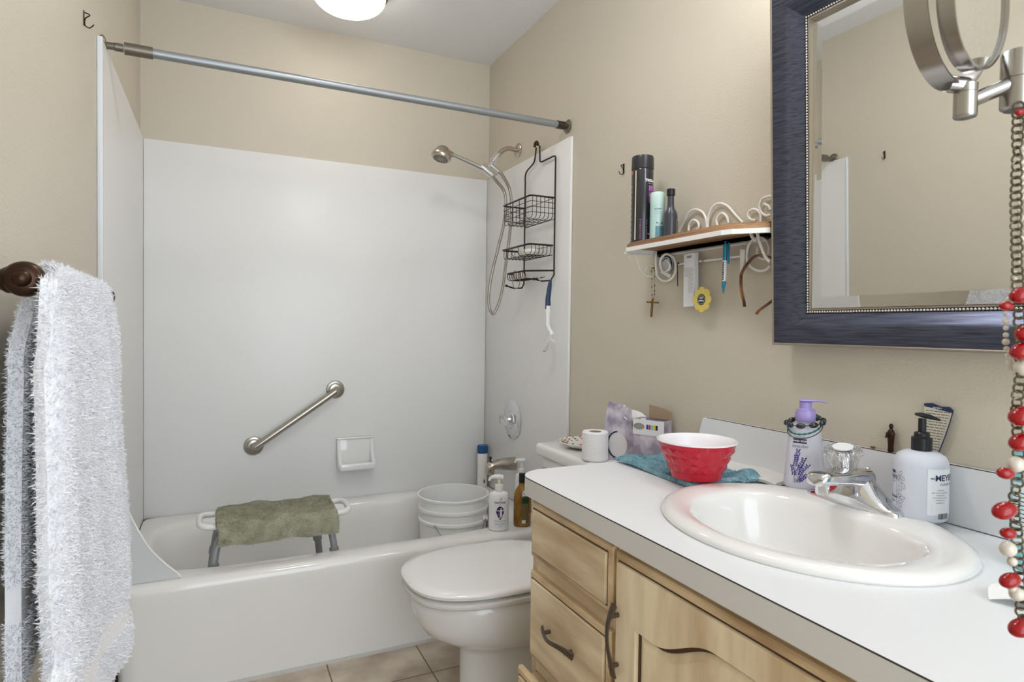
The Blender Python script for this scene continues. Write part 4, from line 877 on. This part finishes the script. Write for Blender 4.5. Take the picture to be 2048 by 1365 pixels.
wire('scroll_bracket',[[(1.222, 1.543, 1.386), (1.222, 1.542, 1.359), (1.222, 1.54, 1.339), (1.222, 1.532, 1.316), (1.222, 1.505, 1.3), (1.222, 1.474, 1.301), (1.222, 1.452, 1.319), (1.222, 1.45, 1.345), (1.222, 1.463, 1.368), (1.222, 1.494, 1.38), (1.222, 1.517, 1.369), (1.222, 1.52, 1.347), (1.222, 1.502, 1.327), (1.222, 1.479, 1.334), (1.222, 1.476, 1.347), (1.222, 1.487, 1.359)],[(1.222, 1.106, 1.351), (1.222, 1.105, 1.356), (1.222, 1.113, 1.373), (1.222, 1.131, 1.385), (1.222, 1.156, 1.383), (1.222, 1.172, 1.368), (1.222, 1.177, 1.344), (1.222, 1.173, 1.327), (1.222, 1.157, 1.311), (1.222, 1.135, 1.302), (1.222, 1.114, 1.303), (1.222, 1.1, 1.313)],[(1.222, 1.141, 1.362), (1.222, 1.141, 1.345), (1.222, 1.131, 1.334), (1.222, 1.118, 1.331), (1.222, 1.108, 1.34), (1.222, 1.106, 1.351)]],.0036)
wire('side_scroll',[[(1.152, 1.552, 1.383), (1.161, 1.552, 1.357), (1.174, 1.552, 1.331), (1.193, 1.552, 1.318), (1.211, 1.552, 1.316), (1.23, 1.552, 1.319)],[(1.226, 1.552, 1.337), (1.222, 1.552, 1.346), (1.204, 1.552, 1.349), (1.193, 1.552, 1.34), (1.191, 1.552, 1.329)],[(1.136, 1.552, 1.382), (1.128, 1.552, 1.372), (1.14, 1.552, 1.365)]],.0018)
wire('hanging_rail',[[(1.222, 1.452, 1.345), (1.222, 1.308, 1.345), (1.222, 1.181, 1.345)]],.0036)
for q in ([(1.226, 1.531, 1.379)][0],[(1.226, 1.116, 1.383)][0]): MB().ball(q,(.0045,.0055,.0055),12,8).build('screw',m_dark,r,60)
# things on the shelf
c=(1.147,1.517,1.4122)
r=thing('hairspray_can',c,'tall black hairspray can with purple print at the left end of the wall shelf','spray can')
m_can=mat('can_black',(34,34,38),.22,coat=.3); m_prp=mat('can_purple',(150,92,156),.35); m_pink=mat('can_pink',(226,120,140),.4)
MB().lathe([(.031,0),(.0325,.002),(.0325,.212),(.031,.216)],c,n=56).build('can',m_can,r)
MB().lathe([(.0318,.2155),(.0332,.217),(.0325,.250),(.031,.2555),(.027,.257)],c,n=56).build('cap',mat('cap_black',(44,43,46),.3),r)
th0=math.atan2(-c[1],-c[0])
def D3(parts,name,m,off,dth): return decal(parts,c,.0325,1,0,name,m,r,off,th0+dth)
D3([(patch(.030,.052),.004,.139)],'purple_panel',m_prp,.0005,.95)
D3([(textmesh('TRESemmé',.0105,.0004),.0,.1795),(textmesh('USED BY PROFESSIONALS',.0028),.001,.1715)],'can_text',m_wht,.0006,1.0)
D3([(textmesh('VOLUME',.0085,.0002),.004,.146),(stroke([(-.012,0),(.018,0)],.0012),.003,.126),(textmesh('CONTROL',.004),.004,.119)],'panel_text',m_dark,.0009,.95)
D3([(textmesh('NET WT 11 OZ',.0052,.0001),.010,.022)],'weight_text',m_wht,.0006,.80)
D3([(stroke([(-.026,z),(-.008,z+.0006),(.012,z-.0016)],.0016),0,.0) for z in np.linspace(.008,.064,13)],'purple_stripes',m_prp,.0006,.12)
D3([(patch(.0042,.205,2,1),0,.107)],'seam_stripe',mat('can_cream',(206,196,170),.4),.0006,-.62)
D3([(patch(.004,.010,2,1),0,.205)],'pink_tab',m_pink,.0006,-1.05)
D3([(patch(.0012,.006,1,1),0,.02+.016*k) for k in range(10)],'side_text',m_wht,.0006,-1.15)
c=(1.157,1.457,1.4122)
r=thing('dry_shampoo_can',c,'small mint green spray can in the middle of three bottles on the wall shelf','spray can')
MB().lathe([(.0195,0),(.0212,.002),(.0212,.100),(.0212,.101)],c,n=44).build('can',mat('mint',(176,206,202),.3,coat=.2),r)
MB().lathe([(.0212,.101),(.0215,.102),(.0212,.134),(.019,.1385),(.015,.1395)],c,n=44).build('cap',mat('mint_cap',(190,214,206),.3),r)
th0=math.atan2(-c[1],-c[0])
def D4(parts,name,m,off,dth): return decal(parts,c,.0212,1,0,name,m,r,off,th0+dth)
D4([(patch(.026,.034,6),.004,.022)],'text_panel',mat('teal_print',(92,140,150),.4),.0004,.2)
D4([(textmesh('BATISTE',.0058,.0001),0,.088),(textmesh('dry shampoo spray',.003),0,.081),(textmesh('refresh and style hair',.0026),0,.075)]+[(stroke([(-.018,z),(.017-.003*(k%3),z)],.0007),0,0) for k,z in enumerate((.096,.091,.062,.058,.054))],'can_text',m_ink2,.0006,.1)
D4([(stroke([(-.02,.068),(.02,.070)],.0026),0,0)],'dark_line',m_dark,.0006,.1)
D4([(leaf(-.004,.046,.0085,.006,PI/2,12),0,0),(leaf(.009,.046,.0085,.006,PI/2,12),0,0)],'hair_icon',m_dark,.0006,.2)
D4([(leaf(-.004,.0445,.0065,.0032,PI/2,12),0,0),(leaf(.009,.0445,.0065,.0032,PI/2,12),0,0)],'face_icon',m_wht,.0009,.2)
D4([(stroke([(-.010,.007+.0034*k),(.017,.007+.0034*k)],.0008),0,0) for k in range(9)],'fine_print',m_wht,.0007,.2)
c=(1.166,1.409,1.4122)
r=thing('vinegar_bottle',c,'slim dark grey long necked bottle, rightmost of the three bottles on the wall shelf','bottle')
MB().lathe([(.018,0),(.0195,.002),(.0195,.062),(.0185,.072),(.0125,.083),(.0100,.092),(.0090,.118),(.0092,.122)],c,n=44).build('bottle',mat('bottle_charcoal',(58,60,68),.3,coat=.2),r)
MB().lathe([(.0092,.121),(.0118,.1225),(.0118,.140),(.010,.1415)],c,n=30).build('cap',m_dark,r)
decal([(patch(.016,.044,6),0,.030)],c,.0195,1,0,'label',mat('label_tan',(186,172,126),.4),r,.0005,math.atan2(-c[1],-c[0])+1.35)
decal([(patch(.013,.040,6),.0005,.030)],c,.0195,1,0,'label_field',m_dark,r,.0008,math.atan2(-c[1],-c[0])+1.35)
# things hanging from the shelf
m_brass=mat('old_brass',(140,116,66),.38,.85)
def wpts(Lq): return [Vector(v) for v in Lq]
q=wpts([(1.221, 1.549, 1.344), (1.221, 1.561, 1.336), (1.221, 1.558, 1.294), (1.221, 1.556, 1.252), (1.221, 1.551, 1.24), (1.221, 1.545, 1.26), (1.221, 1.544, 1.284), (1.221, 1.547, 1.329), (1.221, 1.549, 1.344)])
r=thing('rosary',tuple(q[0]),'brass rosary with a crucifix hanging from the left shelf bracket','rosary')
P=cr([tuple(v) for v in q],9); mb=MB()
for i,p in enumerate(P): mb.ball(p,.0011 if i%5 else .0026,6,5)
mb.build('bead_chain',m_brass,r,60)
q=wpts([(1.219, 1.578, 1.238), (1.219, 1.523, 1.234), (1.219, 1.551, 1.242), (1.219, 1.556, 1.19)])
MB().tube([q[0],q[1]],.0038,4,up=(1,0,0)).tube([q[2],q[3]],.0038,4,up=(1,0,0)).build('crucifix',m_brass,r,0)
q=wpts([(1.216, 1.428, 1.346), (1.216, 1.435, 1.344), (1.216, 1.433, 1.313), (1.216, 1.432, 1.282)])
r=thing('fine_chain',tuple(q[0]),'short dark chain hanging on the shelf rail left of the paper slip','chain')
mb=MB()
for i,p in enumerate(cr([tuple(v) for v in q],9)): mb.ball(p,(.0015,.0018,.0024),6,5)
mb.build('links',m_blackwire,r,60)
q=wpts([(1.211, 1.401, 1.369), (1.211, 1.356, 1.37), (1.211, 1.357, 1.219), (1.211, 1.4, 1.218), (1.211, 1.348, 1.37), (1.211, 1.343, 1.219)])
r=thing('paper_slip',tuple(q[0]),'long folded white printed paper slip tucked behind the shelf rail','paper')
MB().loft([[q[3],q[2],q[1],q[0]],[v+Vector((.0016,0,0)) for v in (q[3],q[2],q[1],q[0])]]).build('front_sheet',mat('receipt',(232,233,236),.6),r,0)
q2=[v+Vector((.0022,0,0)) for v in (q[3],q[5],q[4],q[0])]; MB().loft([q2,[v+Vector((.003,0,0)) for v in q2]]).build('back_sheet',mat('receipt_back',(214,216,222),.6),r,0)
def onq(s,t,off=-.0004): 
    a=q[0]+(q[1]-q[0])*s; b=q[3]+(q[2]-q[3])*s; p=a+(b-a)*t; return (p.x+off,p.y,p.z)
mb=MB(); rs=random.Random(2)
for k in range(22):
    t=.27+.022*k; s=.08 if k<8 else .45; s1=.95 if k%4 else .8
    while s<s1:
        w=rs.uniform(.05,.14); mb.add([onq(s,t),onq(min(s+w,s1),t),onq(min(s+w,s1),t+.007),onq(s,t+.007)],[(0,1,2,3)]); s+=w+.03
mb.build('fine_print',mat('print_grey',(150,150,156),.6),r,0,kind='stuff')
mb=MB(); 
for k in range(9): s=.28+.05*k; mb.add([onq(s,.04),onq(s+.02+.012*(k%2),.04),onq(s+.02+.012*(k%2),.085),onq(s,.085)],[(0,1,2,3)])
mb.build('barcode',m_ink2,r,0)
q=wpts([(1.206, 1.317, 1.348), (1.206, 1.322, 1.332), (1.206, 1.323, 1.311), (1.206, 1.32, 1.29), (1.206, 1.32, 1.272), (1.206, 1.316, 1.236)])
r=thing('flower_keychain',tuple(q[0]),'yellow flower shaped keychain with black badge hanging from the shelf rail','keychain')
mb=MB(); 
for i,p in enumerate(cr([tuple(v) for v in q[:5]],6)): mb.ring(p,.0028,.0007,((0,1,0),(0,0,1)) if i%2 else ((1,0,0),(0,0,1)),10,5)
mb.build('chain',m_nick2,r,60)
cc=q[5]; 
fl_=[]
for i in range(96):
    a=2*PI*i/96; R=.0335*(.80+.20*abs(math.cos(4*a))**.5); fl_.append((R*math.cos(a),R*1.05*math.sin(a)))
MB().prism(fl_,((0,1,0),(0,0,1),(-1,0,0)),.005,(cc.x,cc.y,cc.z)).build('flower',mat('yellow_vinyl',(222,200,104),.45),r,30)
MB().lathe([(.0155,.005),(.0155,.0056)],tuple(cc),fr=((0,1,0),(0,0,1),(-1,0,0))).build('badge',m_dark,r)
mb=MB(); v,f=stroke([(.0125*math.cos(a),.0125*math.sin(a)) for a in np.linspace(0,2*PI,30)],.0009); mb.add([(cc.x-.0060,cc.y-p[0],cc.z+p[1]) for p in v],f)
mb.build('badge_ring',m_wht,r,0)
mb=MB()
for s,dz in (('CHI',.0045),('OMEGA',-.0035)):
    v,f=textmesh(s,.0075 if s=='CHI' else .0052,.0003); mb.add([(cc.x-.0060,cc.y-p[0],cc.z+p[1]+dz) for p in v],f)
mb.build('badge_text',m_wht,r,0)
q=wpts([(1.205, 1.234, 1.386), (1.205, 1.234, 1.378), (1.205, 1.235, 1.336), (1.205, 1.236, 1.281), (1.205, 1.238, 1.272), (1.205, 1.238, 1.249)])
r=thing('pen',tuple(q[0]),'teal click pen clipped on the shelf rail','pen')
m_tealp=mat('pen_teal',(22,116,146),.25,coat=.3)
MB().tube([q[0],q[1]],.0030,12).build('button',m_tealp,r)
MB().tube([q[1],q[2]],.0058,16).build('barrel_top',m_tealp,r)
MB().tube([q[2],q[3]],.0056,16).build('barrel',mat('pen_white',(216,218,220),.3),r)
mb=MB()
for k in range(11):
    p=q[2]+(q[3]-q[2])*(.10+.08*k); mb.box((p.x-.0058,p.y-.003,p.z-.0016),(p.x-.0052,p.y+.002,p.z+.0012))
mb.build('barrel_print',m_dark,r,0,kind='stuff')
MB().tube([q[3],q[4],q[5]],[.0055,.0052,.0015],16).build('tip',mat('pen_tip',(70,150,176),.15,trans=.3),r)
MB().box((q[1].x-.002,q[1].y-.0145,q[1].z-.052),(q[1].x+.002,q[1].y-.0095,q[1].z+.004),.001).build('clip',m_tealp,r)
q=wpts([(1.214, 1.192, 1.361), (1.214, 1.176, 1.359), (1.214, 1.177, 1.333), (1.214, 1.184, 1.299), (1.214, 1.19, 1.302)])
tag(MB().loft([q,[v+Vector((.002,0,0)) for v in q]]).build('fabric_strip',mat('strip_white',(226,222,214),.7),origin=tuple(q[0]),smooth=0),'narrow white strip hanging at the right end of the shelf rail','strip')
hp=[tuple(v) for v in [(1.205, 1.057, 1.316), (1.205, 1.073, 1.324), (1.205, 1.088, 1.331), (1.205, 1.115, 1.338), (1.205, 1.138, 1.335), (1.205, 1.162, 1.316), (1.205, 1.176, 1.297), (1.205, 1.178, 1.278), (1.205, 1.175, 1.253), (1.205, 1.166, 1.224), (1.205, 1.164, 1.212)]]
r=thing('headband',hp[3],'brown tortoiseshell headband hanging from the shelf bracket next to the mirror','headband')
m_tort=mat('tortoise',(146,92,52),.2,coat=.5,mix=((70,42,28),(20,20,30),.35,.6))
MB().tube(cr(hp,5),.0032,10,flat=(1,1.5)).build('band',m_tort,r)
hp2=[tuple(v) for v in [(1.205, 1.055, 1.238), (1.205, 1.069, 1.23), (1.205, 1.083, 1.221), (1.205, 1.105, 1.209), (1.205, 1.117, 1.202), (1.205, 1.125, 1.194)]]
MB().tube(cr(hp2,5),.0032,10,flat=(1,1.5)).build('band',m_tort,r)
hp=[tuple(v) for v in [(1.195, 1.124, 1.375), (1.195, 1.135, 1.386), (1.195, 1.139, 1.397), (1.195, 1.131, 1.401), (1.195, 1.12, 1.395), (1.195, 1.109, 1.366), (1.195, 1.096, 1.339), (1.195, 1.084, 1.323), (1.195, 1.076, 1.318)]]
tag(MB().tube(cr(hp,5),.0042,10).build('hook',m_whitepaint,origin=hp[2],smooth=60),'white S hook over the right end of the shelf rim','hook')
tg=wpts([(1.216, 1.513, 1.326), (1.216, 1.505, 1.331), (1.216, 1.465, 1.316), (1.216, 1.469, 1.306)])
r=thing('round_tag',(1.228,1.52,1.33),'round black and white tag tucked behind the left shelf scroll','tag')
cq=wpts([(1.228, 1.499, 1.35)])[0]
MB().lathe([(.030,0),(.030,.0012)],tuple(cq),fr=((0,1,0),(0,0,1),(-1,0,0))).build('disc',mat('tag_grey',(206,206,206),.5),r)
mb=MB(); 
for a0,a1,R,w in ((-.5,1.9,.025,.006),(1.2,2.6,.018,.003),(-.3,.6,.017,.002)):
    v,f=stroke([(R*math.cos(a),R*math.sin(a)) for a in np.linspace(a0,a1,14)],w); mb.add([(cq.x-.0018,cq.y-p[0],cq.z+p[1]) for p in v],f)
mb.build('black_marks',m_dark,r,0)
MB().loft([tg,[v+Vector((.001,0,0)) for v in tg]]).build('paper_flap',mat('flap_white',(228,228,226),.5),r,0)
# wall hooks
def whook(o,sx,label):
    r=thing('wall_hook',o,label,'hook'); x,y,z=o
    MB().box((x-.0015 if sx<0 else x,y-.004,z-.008),(x if sx<0 else x+.0015,y+.004,z+.026),.0007).build('plate',m_bronze,r)
    MB().tube(cr([(x+sx*.002,y,z+.022),(x+sx*.012,y,z+.018),(x+sx*.003,y,z+.008),(x+sx*.003,y,z-.008),(x+sx*.012,y+.001,z-.011),(x+sx*.020,y+.001,z-.002)],4),.0014,8).build('wire',m_bronze,r)
whook((XR-.0004,1.738,1.685),-1,'small dark wall hook on the right wall left of the hairspray can')
whook((XL+.0004,1.754,1.855),1,'small dark wall hook high on the left wall near the curtain rod')
# ---------------- framed mirror ----------------
MW,MH=.66,.805
MY=.722
r=thing('framed_mirror',(1.226,MY,1.121),'rectangular mirror in a dark pewter frame with silver beads, hung above the sink','mirror')
ang=math.radians(2.3); r.rotation_euler=(0,-ang,math.radians(.4))
# local coords: x out of wall is negative; y across, z up; built around the root so the lean is the root's rotation
O_=Vector((1.226,MY,1.121))
def mp_(w,h,s): # profile point w inward, h outwards -> rectangle loop
    y0,y1,z0,z1=-MW/2+w,MW/2-w,w,MH-w
    return [O_+Vector((-h,y0,z0)),O_+Vector((-h,y1,z0)),O_+Vector((-h,y1,z1)),O_+Vector((-h,y0,z1))]
def fr_loft(prof,name,m,par=None,sm=30):
    Ls=[mp_(w,h,0) for w,h in prof]; return MB().loft(Ls,False,False).build(name,m,par or r,sm)
fr_loft([(.014,0),(.0,.034),(0,.044),(.0015,.0465),(.004,.047),(.006,.046)],'outer_lip',m_silver)
fr_loft([(.006,.046),(.008,.0475),(.020,.0455),(.035,.040),(.050,.031),(.062,.022),(.071,.0175)],'frame',m_frame)
fr_loft([(.071,.0175),(.0715,.0155),(.0785,.0155)],'bead_channel',m_dark)
fr_loft([(.0785,.0155),(.079,.0175),(.0825,.0175),(.0838,.004)],'inner_lip',m_silver)
mb=MB(); w=.075
yA,yB,zA,zB=-MW/2+w,MW/2-w,w,MH-w
n1=int((zB-zA)/.0062); n2=int((yB-yA)/.0062)
for k in range(n1+1):
    z=zA+(zB-zA)*k/n1
    for y in (yA,yB): mb.ball(O_+Vector((-.0172,y,z)),(.0026,.0028,.0033),8,6,Matrix.Rotation(.5,3,'X'))
for k in range(1,n2):
    y=yA+(yB-yA)*k/n2
    for z in (zA,zB): mb.ball(O_+Vector((-.0172,y,z)),(.0026,.0033,.0028),8,6)
mb.build('bead_trim',m_bead,r,60)
def gl(w,h):
    L=mp_(w,h,0); return [L[0]+Vector((-.003,0,0)),L[1]+Vector((-.003,0,0)),L[2]+Vector((.0065,0,0)),L[3]+Vector((.0065,0,0))]
MB().loft([gl(.0835,.0120),gl(.108,.0140)],False,False).build('bevel_glass',m_mirror,r,0)
MB().loft([gl(.108,.0140),gl(.1082,.0140)],False,True).build('glass',m_mirror,r,0)
MB().loft([gl(.0145,.0),gl(.08,.0)],False,True).build('backing',m_dark,r,0)
# ---------------- extending make-up mirror ----------------
D_=[(0.648, 0.312, 1.406), (0.649, 0.312, 1.354), (0.606, 0.332, 1.377), (0.607, 0.332, 1.346), (0.591, 0.339, 1.442)]
D_=[Vector(v) for v in D_]
r=thing('makeup_mirror',tuple(D_[0]),'round satin nickel magnifying mirror on a swing arm in front of the framed mirror','makeup mirror')
m_satin=mat('satin_steel',(168,164,160),.22,1)
px,py=D_[0].x,D_[0].y; zt,zb=D_[0].z,D_[1].z
MB().lathe([(.010,0),(.0127,.002),(.0130,.004),(.0130,(zt-zb)*.52),(.0126,(zt-zb)*.53),(.0130,(zt-zb)*.54),(.0130,(zt-zb)-.003),(.0125,(zt-zb))],(px,py,zb),n=40).build('pivot_post',m_satin,r,30)
kx,ky=D_[2].x,D_[2].y; kt,kb_=D_[2].z,D_[3].z
MB().lathe([(.006,0),(.0085,.0008),(.0092,.002),(.0092,(kt-kb_)*.72),(.0088,(kt-kb_)*.73),(.0092,(kt-kb_)*.74),(.0092,(kt-kb_)-.001),(.008,(kt-kb_))],(kx,ky,kb_),n=32).build('knuckle',m_satin,r,30)
MB().tube([(kx,ky,kb_+.014),(px,py,zb+.026)],.0066,20).build('arm',m_satin,r)
MB().tube([(px,py,zb+.038),(px+.30,py-.24,zb+.038)],.0066,14).build('wall_arm',m_satin,r)
MB().lathe([(.03,0),(.03,.006),(.012,.01)],(1.2355,py-.26,zb+.038),fr=((0,1,0),(0,0,1),(-1,0,0))).build('wall_plate',m_satin,r)
MB().tube([(px+.30,py-.24,zb+.038),(1.228,py-.26,zb+.038)],.0066,14).build('wall_arm',m_satin,r)
cc=D_[4]; nn_=Vector((.149,-.989,0)).normalized(); hh=Vector((.989,.149,0)).normalized(); up=Vector((0,0,1))
def ribbon(c,R,w,t,n_,h_,u_,a0,a1,k=60):
    L=[]
    for i in range(k+1):
        a=a0+(a1-a0)*i/k; d=h_*math.cos(a)+u_*math.sin(a)
        L.append([c+d*(R+t)-n_*w/2,c+d*(R+t)+n_*w/2,c+d*R+n_*w/2,c+d*R-n_*w/2])
    return MB().loft(L,True,True)
ribbon(cc,.0655,.018,.002,nn_,hh,up,PI,2*PI).build('yoke',m_satin,r,40)
ti=math.radians(-3); cr_c=cc+nn_*.019; n2_=(nn_*math.cos(ti)-up*math.sin(ti)*-1).normalized(); u2_=(up*math.cos(ti)-nn_*math.sin(ti)).normalized()
ribbon(cr_c,.0560,.013,.0022,n2_,hh,u2_,0,2*PI,90).build('rim',m_satin,r,40)
for s,nm in ((-1,'glass'),(1,'glass')):
    MB().lathe([(.0558,s*.003),(.0558,s*.0035)],tuple(cr_c),fr=(hh,u2_,n2_),n=72).build(nm,m_mirror,r,30)
for s in (-1,1): MB().tube([cr_c+hh*s*.055,cc+hh*s*.064],.004,14).build('pivot_pin',m_satin,r)
MB().tube([(kx,ky,kt-.002),tuple(cc-up*.065)],.0075,16).build('yoke_stem',m_satin,r)
# ---------------- necklaces hanging from the post ----------------
q=[Vector(v) for v in [(0.632, 0.303, 1.352), (0.632, 0.303, 1.314), (0.633, 0.303, 1.262), (0.635, 0.302, 1.218), (0.637, 0.301, 1.183), (0.64, 0.3, 1.143), (0.64, 0.299, 1.117), (0.638, 0.3, 1.094), (0.639, 0.3, 1.072), (0.64, 0.299, 1.054), (0.641, 0.299, 1.023), (0.638, 0.3, 1.005), (0.641, 0.299, 0.979), (0.643, 0.298, 0.956), (0.644, 0.297, 0.934), (0.648, 0.296, 0.898)]]
r=thing('red_bead_necklace',tuple(q[0]),'long chain necklace with glossy red and pearl beads hanging from the makeup mirror arm','necklace')
P=np.array(cr([tuple(v) for v in q],12)); sl=np.r_[0,np.cumsum(np.linalg.norm(np.diff(P,axis=0),axis=1))]; m=int(sl[-1]/.0064); t=np.linspace(0,sl[-1],m); P=np.c_[[np.interp(t,sl,P[:,i]) for i in range(3)]].T
m_chain=mat('antique_chain',(112,102,84),.35,.85); mb=MB()
rs=random.Random(8)
for i,p in enumerate(P):
    a=rs.uniform(-.35,.35)+(-.45 if i%2 else .45); A=Vector((math.cos(a-1.0),math.sin(a-1.0),0)); mb.ring(tuple(p),.0041,.0010,(A,(0,0,1)),14,6)
mb.build('chain',m_chain,r,60)
m_redb=mat('red_bead',(150,6,12),.15,coat=.15); m_pearl=mat('pearl_bead',(206,198,184),.25,coat=.4)
e1h=Vector((.903,-.429,0))
red=[(0.627, 0.3, 1.345), (0.622, 0.303, 1.177), (0.633, 0.297, 1.187), (0.637, 0.295, 1.154), (0.636, 0.296, 1.138), (0.637, 0.295, 1.081), (0.637, 0.295, 1.058), (0.625, 0.301, 1.03), (0.625, 0.301, 0.997), (0.628, 0.299, 0.977), (0.631, 0.298, 0.935), (0.641, 0.293, 0.893)]
rr=(8,12,20,18,22,24,22,15,21,14,18,22)
for p,s in zip(red,rr):
    R=s/2285; q_=(Vector((-.95,.25,-.3 if s>15 else .1))).to_track_quat('Z','Y').to_matrix()
    MB().ball(p,(R*.86,R*.80,R*1.22),20,14,q_).build('bead',m_redb,r,60)
pr=[(0.639, 0.3, 1.037), (0.635, 0.302, 0.961), (0.638, 0.3, 0.95), (0.643, 0.298, 0.921), (0.642, 0.298, 1.123), (0.639, 0.3, 0.926)]
for p,s in zip(pr,(16,15,9,14,17,8)):
    MB().ball(p,(s/2285*1.1,s/2285,s/2285*1.05),18,12).build('pearl',m_pearl,r,60)
q=[(0.647, 0.307, 1.35), (0.648, 0.307, 1.317), (0.648, 0.307, 1.264), (0.648, 0.306, 1.228), (0.645, 0.308, 1.208), (0.642, 0.309, 1.19), (0.639, 0.311, 1.172), (0.639, 0.311, 1.161), (0.64, 0.311, 1.143), (0.642, 0.309, 1.127), (0.647, 0.307, 1.118), (0.654, 0.304, 1.116)]
r=thing('pearl_strand',tuple(q[0]),'thin strand of tiny pale beads hanging beside the red bead necklace','necklace')
P=np.array(cr(q,12)); sl=np.r_[0,np.cumsum(np.linalg.norm(np.diff(P,axis=0),axis=1))]; m=int(sl[-1]/.006); t=np.linspace(0,sl[-1],m); P=np.c_[[np.interp(t,sl,P[:,i]) for i in range(3)]].T
mb=MB()
for i,p in enumerate(P): mb.ball(tuple(p),.0024 if i%3 else .0031,8,6)
mb.build('bead_string',m_pearl,r,60,kind='stuff')
# ---------------- towel bar and bath towel ----------------
bz=1.203; bxx=-.21
r=thing('towel_bar',(XL,.94,bz),'dark bronze towel bar with turned post on the left wall','towel bar')
MB().tube([(bxx,.925,bz),(bxx,1.46,bz)],.008,20).build('bar',m_bronze,r)
for y,s in ((.945,-1),(1.44,1)):
    MB().lathe([(.0,.048),(.006,.047),(.009,.043),(.010,.040),(.017,.038),(.0205,.033),(.0215,.026),(.020,.020),(.0145,.016),(.0175,.012),(.018,.004),(.015,-.004),(.010,-.008)],(bxx,y,bz),fr=((1,0,0),(0,0,s),(0,s,0)),n=36).build('finial',m_bronze,r,50)
    MB().lathe([(.032,.0004),(.033,.004),(.026,.009),(.014,.014),(.010,.028),(.009,.040),(.013,.048),(.0165,.054),(.016,.062),(.011,.068)],(XL,y-.004*s,bz),fr=((0,1,0),(0,0,1),(1,0,0)),n=36).build('post',m_bronze,r,50)
FLft=[(-0.185, 0.898, 1.204), (-0.185, 0.892, 1.154), (-0.185, 0.882, 1.085), (-0.185, 0.867, 1.005), (-0.185, 0.861, 0.921), (-0.185, 0.856, 0.848), (-0.185, 0.868, 0.779), (-0.185, 0.872, 0.754), (-0.185, 0.845, 0.727), (-0.185, 0.832, 0.69)]
FRgt=[(-0.185, 1.29, 1.214), (-0.185, 1.321, 1.139), (-0.185, 1.336, 1.047), (-0.185, 1.381, 0.929), (-0.185, 1.45, 0.817), (-0.185, 1.519, 0.688), (-0.185, 1.556, 0.605)]
BLft=[(-0.25, 1.12, 1.195), (-0.25, 1.06, 1.175), (-0.25, 1.023, 1.121), (-0.25, 1.009, 1.054), (-0.25, 0.993, 0.965), (-0.25, 0.979, 0.862), (-0.25, 0.971, 0.769), (-0.25, 0.967, 0.739)]
def prof_(Lq): 
    a=np.array(Lq); i=np.argsort(a[:,2]); return a[i,2],a[i,1]
zl,ylf=prof_(FLft); zr,yrf=prof_(FRgt); zb2,ybl=prof_(BLft)
rt=.028
def towel(u,v):
    # v: 0 front bottom -> .55 top front -> .62 top back -> 1 back bottom
    if v<.55:
        zmin=.585-.03*math.cos(u*3.1)+.012*math.sin(u*9)
        z=zmin+(bz-zmin)*v/.55; xoff=rt
        y0=np.interp(z,zl,ylf); y1=np.interp(z,zr,yrf); k=(bz-z)/(bz-zmin)
        x=bxx+xoff+.008*min(k*8,1)+.012*k*math.sin(u*2.4+.5)+.010*min(k*4,1)*math.sin(u*11+z*2.2)*(.5+.5*k)+.006*math.sin(u*23+1)*min(k*3,1)
        x-=.022*max(0,1-u/.10)**2*min(k*6,1)
        return (x,y0+(y1-y0)*u,z)
    if v<.62:
        t=(v-.55)/.07; a=PI*t; y0=ylf[-1]*(1-t)+(ybl[-1])*t; y1=yrf[-1]*(1-t)+1.36*t
        return (bxx+rt*math.cos(a),y0+(y1-y0)*u,bz+(rt*.62)*math.sin(a)-.004*u*math.sin(a))
    t=(v-.62)/.38; zb_=.655+.05*math.cos(u*2.6)*0+.03*(1-u); z=bz-(bz-zb_)*t
    y0=np.interp(z,zb2,ybl); y1=1.36+.06*t
    x=bxx-rt-.012*min(t*5,1)+.006*math.sin(u*14+1.5)*min(t*4,1)+.012*t*math.sin(u*4+1)
    return (min(max(x,XL+.022),bxx+.02),y0+(y1-y0)*u,z)
r=thing('bath_towel',(bxx,1.13,bz),'fluffy white bath towel folded over the bronze towel bar on the left wall','towel')
m_towel=mat('white_terry_towel',(238,238,242),.9,bump=(140,.8,.003),sheen=.3)
m_band=mat('towel_band',(234,234,238),.8,bump=((10,10,260),.8,.002))
o,mb=cloth_from(towel,70,200,.017,'cloth',m_towel,r)
def band(z,y): return (abs(z-(.595+.10*(y-1.15)))<.028)
def msk(Cn):
    f=np.ones(len(Cn)); fr=Cn[:,0]>bxx-.005
    b1=fr&(np.abs(Cn[:,2]-(.655+.02*(Cn[:,1]-1.1)))<.022); b2=(~fr)&(np.abs(Cn[:,2]-.79)<.022)
    f[b1|b2]=.02
    f*=np.where(Cn[:,0]<XL+.03,.4,1); return f
rng2=np.random.RandomState(7)
tufts(mb.v,mb.f,190000,.0060,.0011,rng2,'terry_pile',m_towel,r,msk,.55)
